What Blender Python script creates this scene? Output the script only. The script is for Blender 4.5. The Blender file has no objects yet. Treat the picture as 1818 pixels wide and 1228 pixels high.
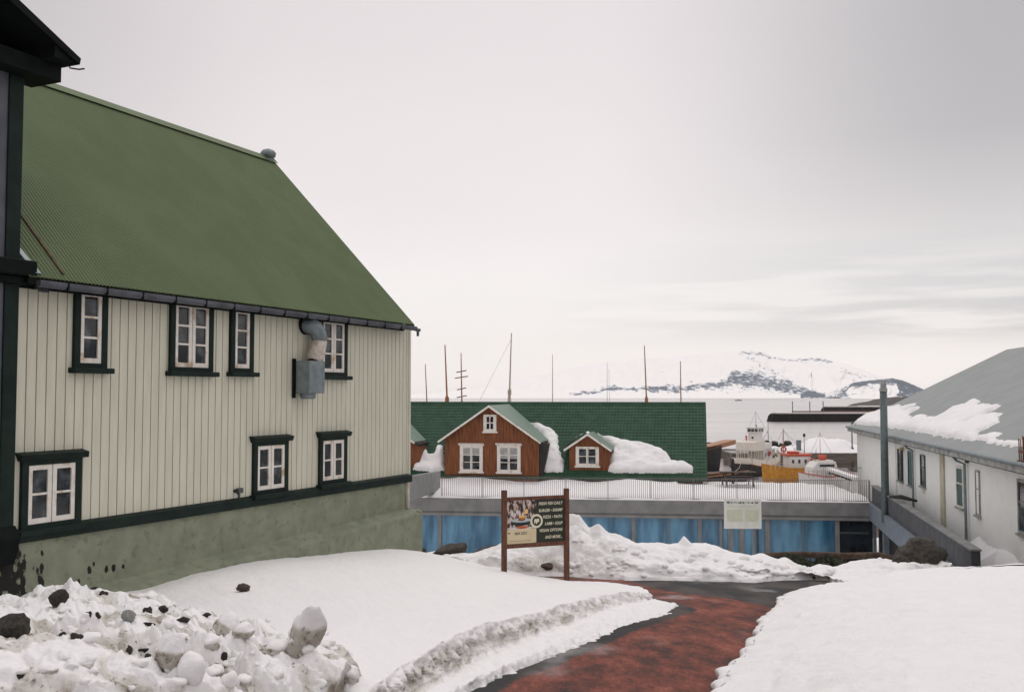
import bpy, bmesh, math, random
from math import radians as R, sin, cos, tan, pi, sqrt, floor
from mathutils import Vector, noise, Matrix
from mathutils.bvhtree import BVHTree
random.seed(7)
sc = bpy.context.scene
COL = sc.collection
V = Vector
# ------------------------------------------------------------------ camera
F = 1767.0; CX, CY, HZ = 909.0, 614.0, 700.0
PITCH = math.atan((HZ - CY) / F)
cam_d = bpy.data.cameras.new('camera'); cam = bpy.data.objects.new('camera', cam_d); COL.objects.link(cam)
cam.location = (0, 0, 0); cam.rotation_euler = (pi/2 + PITCH, 0, 0)
cam_d.sensor_width = 36; cam_d.lens = 36 * F / 1818; cam_d.clip_start = 0.1; cam_d.clip_end = 30000
sc.camera = cam
# ------------------------------------------------------------------ world, sun, exposure
SUN_EL, SUN_AZ = R(55), R(20)      # azimuth measured from +Y towards +X
w = bpy.data.worlds.new('World'); sc.world = w; w.use_nodes = True
nt = w.node_tree; nt.nodes.clear()
def N(nt, t, **k):
    n = nt.nodes.new(t)
    for a, b in k.items(): setattr(n, a, b)
    return n
def ramp(nt, stops, interp='EASE'):
    n = N(nt, 'ShaderNodeValToRGB'); e = n.color_ramp; e.interpolation = interp
    while len(e.elements) < len(stops): e.elements.new(0.5)
    for q, (p, c) in zip(e.elements, stops):
        q.position = p; q.color = (*c, 1) if len(c) == 3 else c
    return n
def setup_world():
    L = nt.links.new
    out = N(nt, 'ShaderNodeOutputWorld'); bg = N(nt, 'ShaderNodeBackground'); bg.inputs['Strength'].default_value = 1.0
    bg2 = N(nt, 'ShaderNodeBackground'); bg2.inputs['Strength'].default_value = 0.05
    sky = N(nt, 'ShaderNodeTexSky'); sky.sky_type = 'NISHITA'; sky.sun_disc = False
    sky.sun_elevation = SUN_EL; sky.sun_rotation = SUN_AZ
    hs = N(nt, 'ShaderNodeHueSaturation'); hs.inputs['Saturation'].default_value = .25; L(sky.outputs[0], hs.inputs['Color']); L(hs.outputs[0], bg2.inputs[0])   # the cloud veil takes the blue out
    tc = N(nt, 'ShaderNodeTexCoord'); sep = N(nt, 'ShaderNodeSeparateXYZ'); L(tc.outputs['Generated'], sep.inputs[0])
    # overcast deck: pale low, greyer higher, brightened overhead beyond the view for light
    rz = ramp(nt, [(0.0, (.80, .75, .725)), (.08, (.76, .71, .685)), (.2, (.66, .585, .565)), (.36, (.62, .55, .54)), (.55, (.74, .69, .68)), (1, (1.05, 1.0, .99))])
    L(sep.outputs[2], rz.inputs[0])
    # the deck thickens towards both sides of the bay, most of all to the right
    xr = N(nt, 'ShaderNodeMapRange'); xr.inputs[1].default_value = -1; xr.inputs[2].default_value = 1; L(sep.outputs[0], xr.inputs[0])
    xc = ramp(nt, [(.24, (.62,)*3), (.40, (1,)*3), (.53, (1,)*3), (.72, (.36,)*3), (1, (.5,)*3)]); L(xr.outputs[0], xc.inputs[0])
    mz = N(nt, 'ShaderNodeMapRange'); mz.inputs[1].default_value = .03; mz.inputs[2].default_value = .24; L(sep.outputs[2], mz.inputs[0])
    my = N(nt, 'ShaderNodeMapRange'); my.inputs[1].default_value = .5; my.inputs[2].default_value = .86; my.interpolation_type = 'SMOOTHSTEP'; L(sep.outputs[1], my.inputs[0])
    mw = N(nt, 'ShaderNodeMath', operation='MULTIPLY'); L(mz.outputs[0], mw.inputs[0]); L(my.outputs[0], mw.inputs[1])
    mm = N(nt, 'ShaderNodeMix'); mm.data_type = 'FLOAT'; mm.inputs[2].default_value = 1.0
    L(mw.outputs[0], mm.inputs[0]); L(xc.outputs[0], mm.inputs[3])
    # layered streaks low over the water
    mp = N(nt, 'ShaderNodeMapping'); mp.inputs['Scale'].default_value = (2.2, 2.2, 26); mp.inputs['Rotation'].default_value = (0, R(2.0), 0)
    L(tc.outputs['Generated'], mp.inputs[0])
    n1 = N(nt, 'ShaderNodeTexNoise'); n1.inputs['Scale'].default_value = 2.0; n1.inputs['Detail'].default_value = 3.5; L(mp.outputs[0], n1.inputs['Vector'])
    band = ramp(nt, [(.040, (0, 0, 0)), (.066, (1, 1, 1)), (.115, (.7, .7, .7)), (.17, (0, 0, 0))]); L(sep.outputs[2], band.inputs[0])
    bx = N(nt, 'ShaderNodeMapRange'); bx.inputs[1].default_value = .02; bx.inputs[2].default_value = .45; L(sep.outputs[0], bx.inputs[0])
    st = ramp(nt, [(.40, (0, 0, 0)), (.58, (1, 1, 1))]); L(n1.outputs[0], st.inputs[0])
    m1 = N(nt, 'ShaderNodeMath', operation='MULTIPLY'); L(band.outputs[0], m1.inputs[0]); L(st.outputs[0], m1.inputs[1])
    m2 = N(nt, 'ShaderNodeMath', operation='MULTIPLY'); L(m1.outputs[0], m2.inputs[0]); L(bx.outputs[0], m2.inputs[1])
    # soft broad mottling
    n2 = N(nt, 'ShaderNodeTexNoise'); n2.inputs['Scale'].default_value = 2.2; n2.inputs['Detail'].default_value = 3
    mp2 = N(nt, 'ShaderNodeMapping'); mp2.inputs['Scale'].default_value = (1, 1, 2.4); L(tc.outputs['Generated'], mp2.inputs[0]); L(mp2.outputs[0], n2.inputs['Vector'])
    mr2 = N(nt, 'ShaderNodeMapRange'); mr2.inputs[1].default_value = .3; mr2.inputs[2].default_value = .7; mr2.inputs[3].default_value = .965; mr2.inputs[4].default_value = 1.035
    L(n2.outputs[0], mr2.inputs[0])
    q1 = N(nt, 'ShaderNodeMath', operation='MULTIPLY'); L(mm.outputs[0], q1.inputs[0]); L(mr2.outputs[0], q1.inputs[1])
    vs = N(nt, 'ShaderNodeVectorMath', operation='SCALE'); L(rz.outputs[0], vs.inputs[0]); L(q1.outputs[0], vs.inputs['Scale'])
    mc = N(nt, 'ShaderNodeMix'); mc.data_type = 'RGBA'; mc.inputs[7].default_value = (.36, .34, .35, 1)
    L(m2.outputs[0], mc.inputs[0]); L(vs.outputs[0], mc.inputs[6]); L(mc.outputs[2], bg.inputs[0])
    ad = N(nt, 'ShaderNodeAddShader'); L(bg.outputs[0], ad.inputs[0]); L(bg2.outputs[0], ad.inputs[1]); L(ad.outputs[0], out.inputs[0])
setup_world()
sl = bpy.data.lights.new('sun', 'SUN'); sl.energy = 0.6; sl.angle = R(25); sl.color = (1, .96, .9)
so = bpy.data.objects.new('sun', sl); COL.objects.link(so)
sd = V((sin(SUN_AZ)*cos(SUN_EL), cos(SUN_AZ)*cos(SUN_EL), sin(SUN_EL)))
so.rotation_euler = (-sd).to_track_quat('-Z', 'Y').to_euler(); so.location = sd * 60
sc.view_settings.view_transform = 'Standard'; sc.view_settings.look = 'None'
sc.view_settings.exposure = -0.2; sc.view_settings.gamma = 1
sc.cycles.max_bounces = 6; sc.cycles.diffuse_bounces = 3; sc.cycles.volume_bounces = 1
sc.cycles.caustics_reflective = False; sc.cycles.caustics_refractive = False
# ------------------------------------------------------------------ projection helpers
def ray(px, py):
    a = (px - CX) / F; b = (CY - py) / F
    return V((a, cos(PITCH) - b * sin(PITCH), sin(PITCH) + b * cos(PITCH)))
def P(px, py, Y):
    d = ray(px, py); return d * (Y / d.y)
G0, GS = 1.6, .12                      # the path slopes down to the harbour
def plane_z(Y): return -G0 - GS * Y
def G(px, py, h=0):
    d = ray(px, py); t = (-G0 + h) / (d.z + GS * d.y); return d * t
def ray_plane(px, py, p0, n):
    d = ray(px, py); return d * (p0.dot(n) / d.dot(n))
class Frame:
    def __init__(s, o, ang):
        s.o = V(o); s.a = ang; s.X = V((cos(ang), sin(ang), 0)); s.Y = V((-sin(ang), cos(ang), 0))
    def loc(s, p): q = p - s.o; return V((q.dot(s.X), q.dot(s.Y), q.z))
    def world(s, x, y, z): return s.o + s.X * x + s.Y * y + V((0, 0, z))
    def hit(s, px, py, y=0.0): return s.loc(ray_plane(px, py, s.o + s.Y * y, s.Y))
    def hitx(s, px, py, x): return s.loc(ray_plane(px, py, s.o + s.X * x, s.X))
    def px(s, p):
        return proj(s.world(*p))
def proj(p):
    f = p.y * cos(PITCH) + p.z * sin(PITCH); u = -p.y * sin(PITCH) + p.z * cos(PITCH)
    return (CX + F * p.x / f, CY - F * u / f)
# ------------------------------------------------------------------ materials
def M(name, c1, c2=None, scale=3.0, rough=.7, bump=0.0, bscale=20.0, metal=0.0, stretch=(1, 1, 1), spec=.5, lo=.35, hi=.65, detail=6, world=False, c3=None, s3=40):
    m = bpy.data.materials.new(name); m.use_nodes = True; t = m.node_tree; L = t.links.new
    b = t.nodes['Principled BSDF']; b.inputs['Roughness'].default_value = rough; b.inputs['Metallic'].default_value = metal
    b.inputs['Specular IOR Level'].default_value = spec
    b.inputs['Base Color'].default_value = (*c1, 1)
    tc = N(t, 'ShaderNodeTexCoord'); mp = N(t, 'ShaderNodeMapping'); mp.inputs['Scale'].default_value = stretch
    if world:
        ge = N(t, 'ShaderNodeNewGeometry'); L(ge.outputs['Position'], mp.inputs[0])
    else: L(tc.outputs['Object'], mp.inputs[0])
    if c2:
        n = N(t, 'ShaderNodeTexNoise'); n.inputs['Scale'].default_value = scale; n.inputs['Detail'].default_value = detail; L(mp.outputs[0], n.inputs['Vector'])
        r = ramp(t, [(lo, c1), (hi, c2)]); L(n.outputs[0], r.inputs[0]); last = r.outputs[0]
        if c3:
            n3 = N(t, 'ShaderNodeTexNoise'); n3.inputs['Scale'].default_value = s3; n3.inputs['Detail'].default_value = 4; L(mp.outputs[0], n3.inputs['Vector'])
            r3 = ramp(t, [(.55, (0, 0, 0)), (.7, (1, 1, 1))]); L(n3.outputs[0], r3.inputs[0])
            mx = N(t, 'ShaderNodeMix'); mx.data_type = 'RGBA'; L(r3.outputs[0], mx.inputs[0]); L(last, mx.inputs[6]); mx.inputs[7].default_value = (*c3, 1); last = mx.outputs[2]
        L(last, b.inputs['Base Color'])
    if bump:
        n2 = N(t, 'ShaderNodeTexNoise'); n2.inputs['Scale'].default_value = bscale; n2.inputs['Detail'].default_value = 5; L(mp.outputs[0], n2.inputs['Vector'])
        bp = N(t, 'ShaderNodeBump'); bp.inputs['Strength'].default_value = 1.0; bp.inputs['Distance'].default_value = bump; L(n2.outputs[0], bp.inputs['Height']); L(bp.outputs[0], b.inputs['Normal'])
    m['tc'] = 1
    return m
def snow_mat():
    m = bpy.data.materials.new('snow'); m.use_nodes = True; t = m.node_tree; L = t.links.new
    b = t.nodes['Principled BSDF']; b.inputs['Roughness'].default_value = .75; b.inputs['Specular IOR Level'].default_value = .25
    b.inputs['Subsurface Weight'].default_value = .0
    ge = N(t, 'ShaderNodeNewGeometry')
    at = N(t, 'ShaderNodeAttribute'); at.attribute_name = 'dirt_shade'
    n = N(t, 'ShaderNodeTexNoise'); n.inputs['Scale'].default_value = 5; n.inputs['Detail'].default_value = 9; n.inputs['Roughness'].default_value = .65; L(ge.outputs['Position'], n.inputs['Vector'])
    ad = N(t, 'ShaderNodeMath', operation='ADD'); L(at.outputs['Fac'], ad.inputs[0]); L(n.outputs[0], ad.inputs[1])
    r = ramp(t, [(.56, (.84, .825, .83)), (.72, (.68, .66, .63)), (.95, (.40, .37, .32))], 'LINEAR')
    mr = N(t, 'ShaderNodeMath', operation='MULTIPLY'); mr.inputs[1].default_value = .8; L(ad.outputs[0], mr.inputs[0]); L(mr.outputs[0], r.inputs[0])
    # grit
    n3 = N(t, 'ShaderNodeTexNoise'); n3.inputs['Scale'].default_value = 26; n3.inputs['Detail'].default_value = 4; L(ge.outputs['Position'], n3.inputs['Vector'])
    m3 = N(t, 'ShaderNodeMath', operation='MULTIPLY'); L(n3.outputs[0], m3.inputs[0]); 
    dm = N(t, 'ShaderNodeMapRange'); dm.inputs[1].default_value = 0; dm.inputs[2].default_value = 1; dm.inputs[3].default_value = .86; dm.inputs[4].default_value = 1.35; L(at.outputs['Fac'], dm.inputs[0]); L(dm.outputs[0], m3.inputs[1])
    r3 = ramp(t, [(.60, (0, 0, 0)), (.78, (1, 1, 1))]); L(m3.outputs[0], r3.inputs[0])
    mx = N(t, 'ShaderNodeMix'); mx.data_type = 'RGBA'; L(r3.outputs[0], mx.inputs[0]); L(r.outputs[0], mx.inputs[6]); mx.inputs[7].default_value = (.22, .19, .15, 1)
    L(mx.outputs[2], b.inputs['Base Color'])
    n2 = N(t, 'ShaderNodeTexNoise'); n2.inputs['Scale'].default_value = 16; n2.inputs['Detail'].default_value = 8; n2.inputs['Roughness'].default_value = .6; L(ge.outputs['Position'], n2.inputs['Vector'])
    bp = N(t, 'ShaderNodeBump'); bp.inputs['Strength'].default_value = .55; bp.inputs['Distance'].default_value = .035; L(n2.outputs[0], bp.inputs['Height']); L(bp.outputs[0], b.inputs['Normal'])
    return m
SNOW = snow_mat()
def path_mat():
    m = bpy.data.materials.new('red_asphalt'); m.use_nodes = True; t = m.node_tree; L = t.links.new
    b = t.nodes['Principled BSDF']
    ge = N(t, 'ShaderNodeNewGeometry'); at = N(t, 'ShaderNodeAttribute'); at.attribute_name = 'red'
    mp = N(t, 'ShaderNodeMapping'); mp.inputs['Rotation'].default_value = (0, 0, R(-12)); mp.inputs['Scale'].default_value = (1.25, .42, 1); L(ge.outputs['Position'], mp.inputs[0])
    n = N(t, 'ShaderNodeTexNoise'); n.inputs['Scale'].default_value = 2.1; n.inputs['Detail'].default_value = 10; n.inputs['Roughness'].default_value = .76; L(mp.outputs[0], n.inputs['Vector'])
    r = ramp(t, [(.34, (.028, .018, .016)), (.43, (.08, .026, .019)), (.52, (.175, .047, .030)), (.66, (.31, .098, .064))], 'LINEAR'); L(n.outputs[0], r.inputs[0])
    g = N(t, 'ShaderNodeTexNoise'); g.inputs['Scale'].default_value = 55; g.inputs['Detail'].default_value = 3; L(ge.outputs['Position'], g.inputs['Vector'])
    gr = ramp(t, [(.3, (.55, .55, .55)), (.7, (1.35, 1.3, 1.28))]); L(g.outputs[0], gr.inputs[0])
    mu = N(t, 'ShaderNodeMix'); mu.data_type = 'RGBA'; mu.blend_type = 'MULTIPLY'; mu.inputs[0].default_value = 1; L(r.outputs[0], mu.inputs[6]); L(gr.outputs[0], mu.inputs[7])
    nb = N(t, 'ShaderNodeTexNoise'); nb.inputs['Scale'].default_value = 1.1; nb.inputs['Detail'].default_value = 6; L(mp.outputs[0], nb.inputs['Vector'])
    rb = ramp(t, [(.4, (.020, .019, .020)), (.62, (.065, .054, .048))]); L(nb.outputs[0], rb.inputs[0])
    nz = N(t, 'ShaderNodeTexNoise'); nz.inputs['Scale'].default_value = 9; nz.inputs['Detail'].default_value = 5; L(ge.outputs['Position'], nz.inputs['Vector'])
    s = N(t, 'ShaderNodeMath', operation='MULTIPLY_ADD'); L(nz.outputs[0], s.inputs[0]); s.inputs[1].default_value = .5; L(at.outputs['Fac'], s.inputs[2])
    mr = N(t, 'ShaderNodeMapRange'); mr.inputs[1].default_value = .66; mr.inputs[2].default_value = .86; L(s.outputs[0], mr.inputs[0])
    mx = N(t, 'ShaderNodeMix'); mx.data_type = 'RGBA'; L(mr.outputs[0], mx.inputs[0]); L(rb.outputs[0], mx.inputs[6]); L(mu.outputs[2], mx.inputs[7]); L(mx.outputs[2], b.inputs['Base Color'])
    # wet patches
    nw = N(t, 'ShaderNodeTexNoise'); nw.inputs['Scale'].default_value = .75; nw.inputs['Detail'].default_value = 4
    mw = N(t, 'ShaderNodeMapping'); mw.inputs['Scale'].default_value = (1.0, .5, 1); mw.inputs['Location'].default_value = (3.1, 1.4, 0); L(ge.outputs['Position'], mw.inputs[0]); L(mw.outputs[0], nw.inputs['Vector'])
    rw = ramp(t, [(.52, (.9, .9, .9)), (.66, (.34, .34, .34))]); L(nw.outputs[0], rw.inputs[0]); L(rw.outputs[0], b.inputs['Roughness'])
    b.inputs['Specular IOR Level'].default_value = .4
    bp = N(t, 'ShaderNodeBump'); bp.inputs['Strength'].default_value = .8; bp.inputs['Distance'].default_value = .012; L(g.outputs[0], bp.inputs['Height']); L(bp.outputs[0], b.inputs['Normal'])
    return m
# palette
mt = {}
mt['wall'] = M('painted_cladding', (.60, .59, .48), (.66, .65, .53), 2.0, .55, .004, 60, stretch=(3, 1, .4))
mt['groof'] = M('green_roof_paint', (.116, .154, .076), (.134, .174, .088), 1.1, .62, .003, 50, stretch=(1, 1, .3), spec=.2, detail=12, c3=(.10, .132, .07), s3=60)
mt['dgreen'] = M('dark_green_paint', (.004, .013, .010), (.008, .020, .015), 4, .6, spec=.2)
mt['blackgreen'] = M('black_green_paint', (.003, .005, .005), (.006, .009, .008), 4, .7, spec=.12)
mt['plinth'] = M('green_render', (.215, .235, .17), (.265, .285, .205), 2.6, .9, .012, 35, c3=(.18, .20, .14), s3=7, detail=9)
mt['white'] = M('white_paint', (.74, .70, .64), (.80, .77, .72), 8, .5, c3=(.50, .38, .24), s3=3.2)
mt['glass'] = M('window_glass', (.008, .012, .016), (.10, .12, .135), 3.0, .08, spec=.6, lo=.45, hi=.75)  # paler noise tone paints soft reflections into the pane colour
mt['gutter'] = M('zinc_gutter', (.05, .055, .07), (.09, .10, .12), 3, .6, metal=.1)
mt['vent'] = M('galvanised_sheet', (.16, .20, .215), (.22, .26, .275), 6, .5, metal=.35, bump=.004, bscale=30)
mt['sleeve'] = M('canvas_sleeve', (.46, .40, .34), (.62, .56, .50), 9, .9, .02, 30)
mt['wing'] = M('blue_grey_cladding', (.07, .075, .10), (.10, .105, .13), 3, .6)
mt['brown'] = M('stained_boards', (.10, .026, .009), (.30, .105, .032), 3.0, .75, .004, 30, stretch=(9, 9, .35), detail=8, lo=.3, hi=.72)
mt['broof'] = M('green_metal_tiles', (.022, .060, .035), (.032, .080, .048), 2, .65, .002, 30, spec=.15)
mt['broof2'] = M('green_dormer_sheet', (.13, .195, .15), (.15, .22, .17), 2, .55, .002, 30)
mt['grey'] = M('grey_concrete', (.19, .19, .19), (.24, .24, .235), 2.2, .85, .006, 25, detail=9)
mt['dgrey'] = M('dark_slate_cladding', (.050, .056, .066), (.075, .082, .092), 3, .8, .004, 25, detail=9)
mt['bgrey'] = M('blue_grey_fascia', (.14, .17, .21), (.18, .21, .25), 3, .7, .004, 25)
mt['bluepane'] = M('blue_curtain_glass', (.025, .11, .20), (.12, .31, .47), 1.3, .07, spec=.6, lo=.3, hi=.7, stretch=(1.6, 1.6, .35))
mt['darkpane'] = M('dark_lobby_glass', (.008, .012, .016), (.02, .03, .04), 2, .1, spec=.5)
mt['rail'] = M('railing_steel', (.17, .16, .16), (.24, .22, .22), 5, .5, metal=.5)
mt['signwood'] = M('sign_timber', (.075, .026, .014), (.15, .055, .028), 6, .65, .003, 40, stretch=(6, 6, 1))
mt['whouse'] = M('whitewashed_render', (.78, .795, .77), (.81, .825, .80), 1.6, .9, .006, 30, c3=(.74, .75, .72), s3=2.4, detail=9)
mt['wroof'] = M('grey_roof_sheet', (.255, .275, .275), (.28, .30, .298), .8, .8, .003, 30, detail=8)
mt['wconc'] = M('weathered_concrete', (.25, .26, .25), (.42, .42, .40), 3, .9, .01, 20, c3=(.2, .19, .17), s3=6)
mt['teal'] = M('teal_paint', (.012, .065, .060), (.02, .10, .09), 4, .4)
mt['pole'] = M('grey_green_pole', (.085, .115, .12), (.125, .155, .16), 5, .45, metal=.3)
mt['rust'] = M('rusty_steel', (.10, .035, .018), (.20, .08, .04), 12, .85, .004, 60)
mt['rock'] = M('basalt_rock', (.028, .024, .020), (.070, .060, .049), 5, .9, .03, 14, detail=9)
mt['soil'] = M('brown_soil', (.05, .032, .022), (.11, .075, .05), 6, .95, .02, 20)
mt['hedge'] = M('hedge_leaves', (.012, .018, .008), (.05, .055, .028), 9, .9)
mt['black'] = M('black_tar', (.008, .008, .009), (.02, .018, .017), 2, .7)
mt['pierwood'] = M('tarred_pier', (.004, .004, .004), (.012, .008, .007), 1.2, 1, stretch=(1, 1, 3), spec=.05)
mt['orange'] = M('orange_hull_paint', (.52, .23, .022), (.66, .32, .04), 3, .55, c3=(.42, .17, .03), s3=6)
mt['red'] = M('red_paint', (.52, .075, .04), (.62, .12, .06), 4, .5)
mt['cream'] = M('cream_boat_paint', (.66, .62, .54), (.78, .74, .66), 5, .5)
mt['bwhite'] = M('white_boat_paint', (.70, .70, .68), (.80, .79, .77), 5, .45)
mt['tan'] = M('varnished_mast', (.30, .13, .055), (.40, .20, .09), 5, .6, stretch=(1, 1, .3))
mt['mastgrey'] = M('pale_mast', (.42, .36, .28), (.52, .46, .36), 5, .6)
mt['quay'] = M('stained_quay', (.085, .07, .055), (.17, .145, .12), .5, .9, stretch=(.3, 1, 5), detail=9)
mt['dpanel'] = M('sign_dark_panel', (.012, .017, .009), (.016, .022, .012), 3, .4)
mt['cpanel'] = M('sign_sand_panel', (.62, .52, .33), (.66, .56, .37), 3, .5)
mt['ink'] = M('sign_dark_ink', (.03, .026, .02), rough=.6)
mt['cream2'] = M('sign_cream_letters', (.72, .68, .52), rough=.6)
mt['ipanel'] = M('pale_info_panel', (.66, .67, .61), (.74, .75, .70), 3, .5)
mt['igreen'] = M('pale_green_print', (.52, .56, .43), (.60, .63, .50), 8, .5)
mt['table'] = M('dark_table_wood', (.03, .022, .018), (.07, .05, .04), 6, .8)
mt['curtain'] = M('grey_curtain', (.30, .31, .31), (.42, .43, .42), 4, .8)
# ------------------------------------------------------------------ mesh helpers
def tag(o, label=None, cat=None, group=None, kind=None):
    if label: o['label'] = label
    if cat: o['category'] = cat
    if group: o['group'] = group
    if kind: o['kind'] = kind
    return o
def empty(name, loc=(0, 0, 0), rz=0, parent=None):
    o = bpy.data.objects.new(name, None); COL.objects.link(o); o.location = loc; o.rotation_euler = (0, 0, rz); o.empty_display_size = .2
    o.parent = parent; return o
class MB:
    def __init__(s): s.v = []; s.f = []
    def add(s, vs, fs):
        n = len(s.v); s.v += [tuple(v) for v in vs]; s.f += [tuple(i + n for i in f) for f in fs]; return s
    def box(s, x0, x1, y0, y1, z0, z1):
        if x0 > x1: x0, x1 = x1, x0
        if y0 > y1: y0, y1 = y1, y0
        if z0 > z1: z0, z1 = z1, z0
        return s.add([(x0,y0,z0),(x1,y0,z0),(x1,y1,z0),(x0,y1,z0),(x0,y0,z1),(x1,y0,z1),(x1,y1,z1),(x0,y1,z1)],
                     [(0,3,2,1),(4,5,6,7),(0,1,5,4),(1,2,6,5),(2,3,7,6),(3,0,4,7)])
    def prism(s, poly, vec):
        n = len(poly); vec = V(vec); a = [V(p) for p in poly]; b = [p + vec for p in a]
        return s.add(a + b, [tuple(range(n)), tuple(range(2*n-1, n-1, -1))] + [(i, i+n, (i+1) % n + n, (i+1) % n) for i in range(n)])
    def tube(s, pts, r, n=10, cap=True):
        pts = [V(p) for p in pts]; rs = r if isinstance(r, (list, tuple)) else [r]*len(pts)
        base = len(s.v); up = None
        for i, p in enumerate(pts):
            t = (pts[min(i+1, len(pts)-1)] - pts[max(i-1, 0)]).normalized()
            if up is None: up = t.orthogonal().normalized()
            up = (up - t * up.dot(t)).normalized(); sd_ = t.cross(up)
            for k in range(n):
                a = 2*pi*k/n; s.v.append(tuple(p + (up*cos(a) + sd_*sin(a))*rs[i]))
        for i in range(len(pts)-1):
            for k in range(n):
                s.f.append((base+i*n+k, base+i*n+(k+1) % n, base+(i+1)*n+(k+1) % n, base+(i+1)*n+k))
        if cap:
            s.f.append(tuple(base+k for k in range(n))[::-1]); s.f.append(tuple(base+(len(pts)-1)*n+k for k in range(n)))
        return s
    def beam(s, a, b, w, h=None):
        a = V(a); b = V(b); h = h or w; t = (b-a).normalized()
        ref = V((0, 0, 1)) if abs(t.z) < .9 else V((1, 0, 0))
        x = t.cross(ref).normalized(); y = x.cross(t)
        vs = [p + x*sx*w/2 + y*sy*h/2 for p in (a, b) for sx, sy in ((-1,-1),(1,-1),(1,1),(-1,1))]
        return s.add(vs, [(3,2,1,0),(4,5,6,7),(0,1,5,4),(1,2,6,5),(2,3,7,6),(3,0,4,7)])
    def grid(s, rows):
        n = len(s.v); m = len(rows[0])
        for r in rows: s.v += [tuple(p) for p in r]
        for i in range(len(rows)-1):
            for j in range(m-1): s.f.append((n+i*m+j, n+i*m+j+1, n+(i+1)*m+j+1, n+(i+1)*m+j))
        return s
    def build(s, name, mat, parent=None, smooth=False, bevel=0, origin=None, recenter=True, fix=True):
        me = bpy.data.meshes.new(name); vs = s.v
        off = V((0, 0, 0))
        if parent is None and recenter:
            if origin is not None: off = V(origin)
            else:
                xs = [v[0] for v in vs]; ys = [v[1] for v in vs]; zs = [v[2] for v in vs]
                off = V(((min(xs)+max(xs))/2, (min(ys)+max(ys))/2, min(zs)))
            vs = [(v[0]-off.x, v[1]-off.y, v[2]-off.z) for v in vs]
        me.from_pydata(vs, [], s.f); me.update()
        if fix:
            bm = bmesh.new(); bm.from_mesh(me); bmesh.ops.recalc_face_normals(bm, faces=bm.faces); bm.to_mesh(me); bm.free()
        me.materials.append(mat)
        if smooth:
            me.polygons.foreach_set('use_smooth', [True]*len(me.polygons))
        o = bpy.data.objects.new(name, me); COL.objects.link(o); o.parent = parent; o.location = off
        if bevel:
            b = o.modifiers.new('bevel', 'BEVEL'); b.width = bevel; b.segments = 2; b.limit_method = 'ANGLE'
        return o
def fr(p, oct=4, sc_=1.0, rough=.5):
    a = 1.0; t = 0.0; q = V(p) * sc_
    for i in range(oct): t += a * noise.noise(q); q = q * 2.07 + V((3.1, 1.7, 5.3)); a *= rough
    return t
def resample(pts, n):
    d = [0]
    for i in range(1, len(pts)): d.append(d[-1] + (pts[i]-pts[i-1]).length)
    out = []; j = 0
    for k in range(n):
        s = d[-1]*k/(n-1)
        while j < len(pts)-2 and d[j+1] < s: j += 1
        t = (s-d[j])/max(1e-9, d[j+1]-d[j]); out.append(pts[j].lerp(pts[j+1], max(0, min(1, t))))
    return out
def lerp_rows(curves, nu, nvs, smooth=2, soft=3):
    """curves: list of point lists; nvs: rows per span. returns rows and the (span, t) of each row"""
    cs = []
    for c in curves:
        r = resample(c, nu)
        for _ in range(soft): r = [r[0]] + [(r[i-1]+r[i]*2+r[i+1])/4 for i in range(1, nu-1)] + [r[-1]]
        cs.append(r)
    rows = []; info = []
    for k in range(len(cs)-1):
        for i in range(nvs[k] + (1 if k == len(cs)-2 else 0)):
            t = i/nvs[k]; rows.append([a.lerp(b, t) for a, b in zip(cs[k], cs[k+1])]); info.append((k, t))
    for _ in range(smooth):
        rows = [rows[0]] + [[(a+b*2+c)/4 for a, b, c in zip(rows[i-1], rows[i], rows[i+1])] for i in range(1, len(rows)-1)] + [rows[-1]]
    return rows, info
def loft(name, curves, nu, nvs, disp, dirt_shade=None, smooth=2, soft=3, mat=None):
    rows, info = lerp_rows(curves, nu, nvs, smooth, soft); m = MB(); dv = []
    for r, (k, t) in zip(rows, info):
        nr = []
        for j, p in enumerate(r):
            d = disp(p, j/(nu-1), k, t); nr.append(p + d); dv.append(max(0, dirt_shade(p, j/(nu-1), k, t)) if dirt_shade else 0)
        r[:] = nr
    m.grid(rows)
    o = m.build(name, mat or SNOW, smooth=True, recenter=False, fix=False)
    me = o.data
    if me.polygons[len(me.polygons)//2].normal.z < 0: me.flip_normals()
    at = me.attributes.new('dirt_shade', 'FLOAT', 'POINT'); at.data.foreach_set('value', dv)
    return o, BVHTree.FromPolygons([tuple(v) for v in m.v], m.f)
def pip(x, y, poly):
    c = False; j = len(poly)-1
    for i in range(len(poly)):
        xi, yi = poly[i]; xj, yj = poly[j]
        if (yi > y) != (yj > y) and x < (xj-xi)*(y-yi)/(yj-yi)+xi: c = not c
        j = i
    return c
def seg_d(x, y, poly):
    best = 1e9; n = len(poly)
    for i in range(n):
        ax, ay = poly[i]; bx, by = poly[(i+1) % n]; dx, dy = bx-ax, by-ay
        t = max(0, min(1, ((x-ax)*dx+(y-ay)*dy)/(dx*dx+dy*dy+1e-12))); best = min(best, (x-ax-t*dx)**2+(y-ay-t*dy)**2)
    return sqrt(best)
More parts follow.
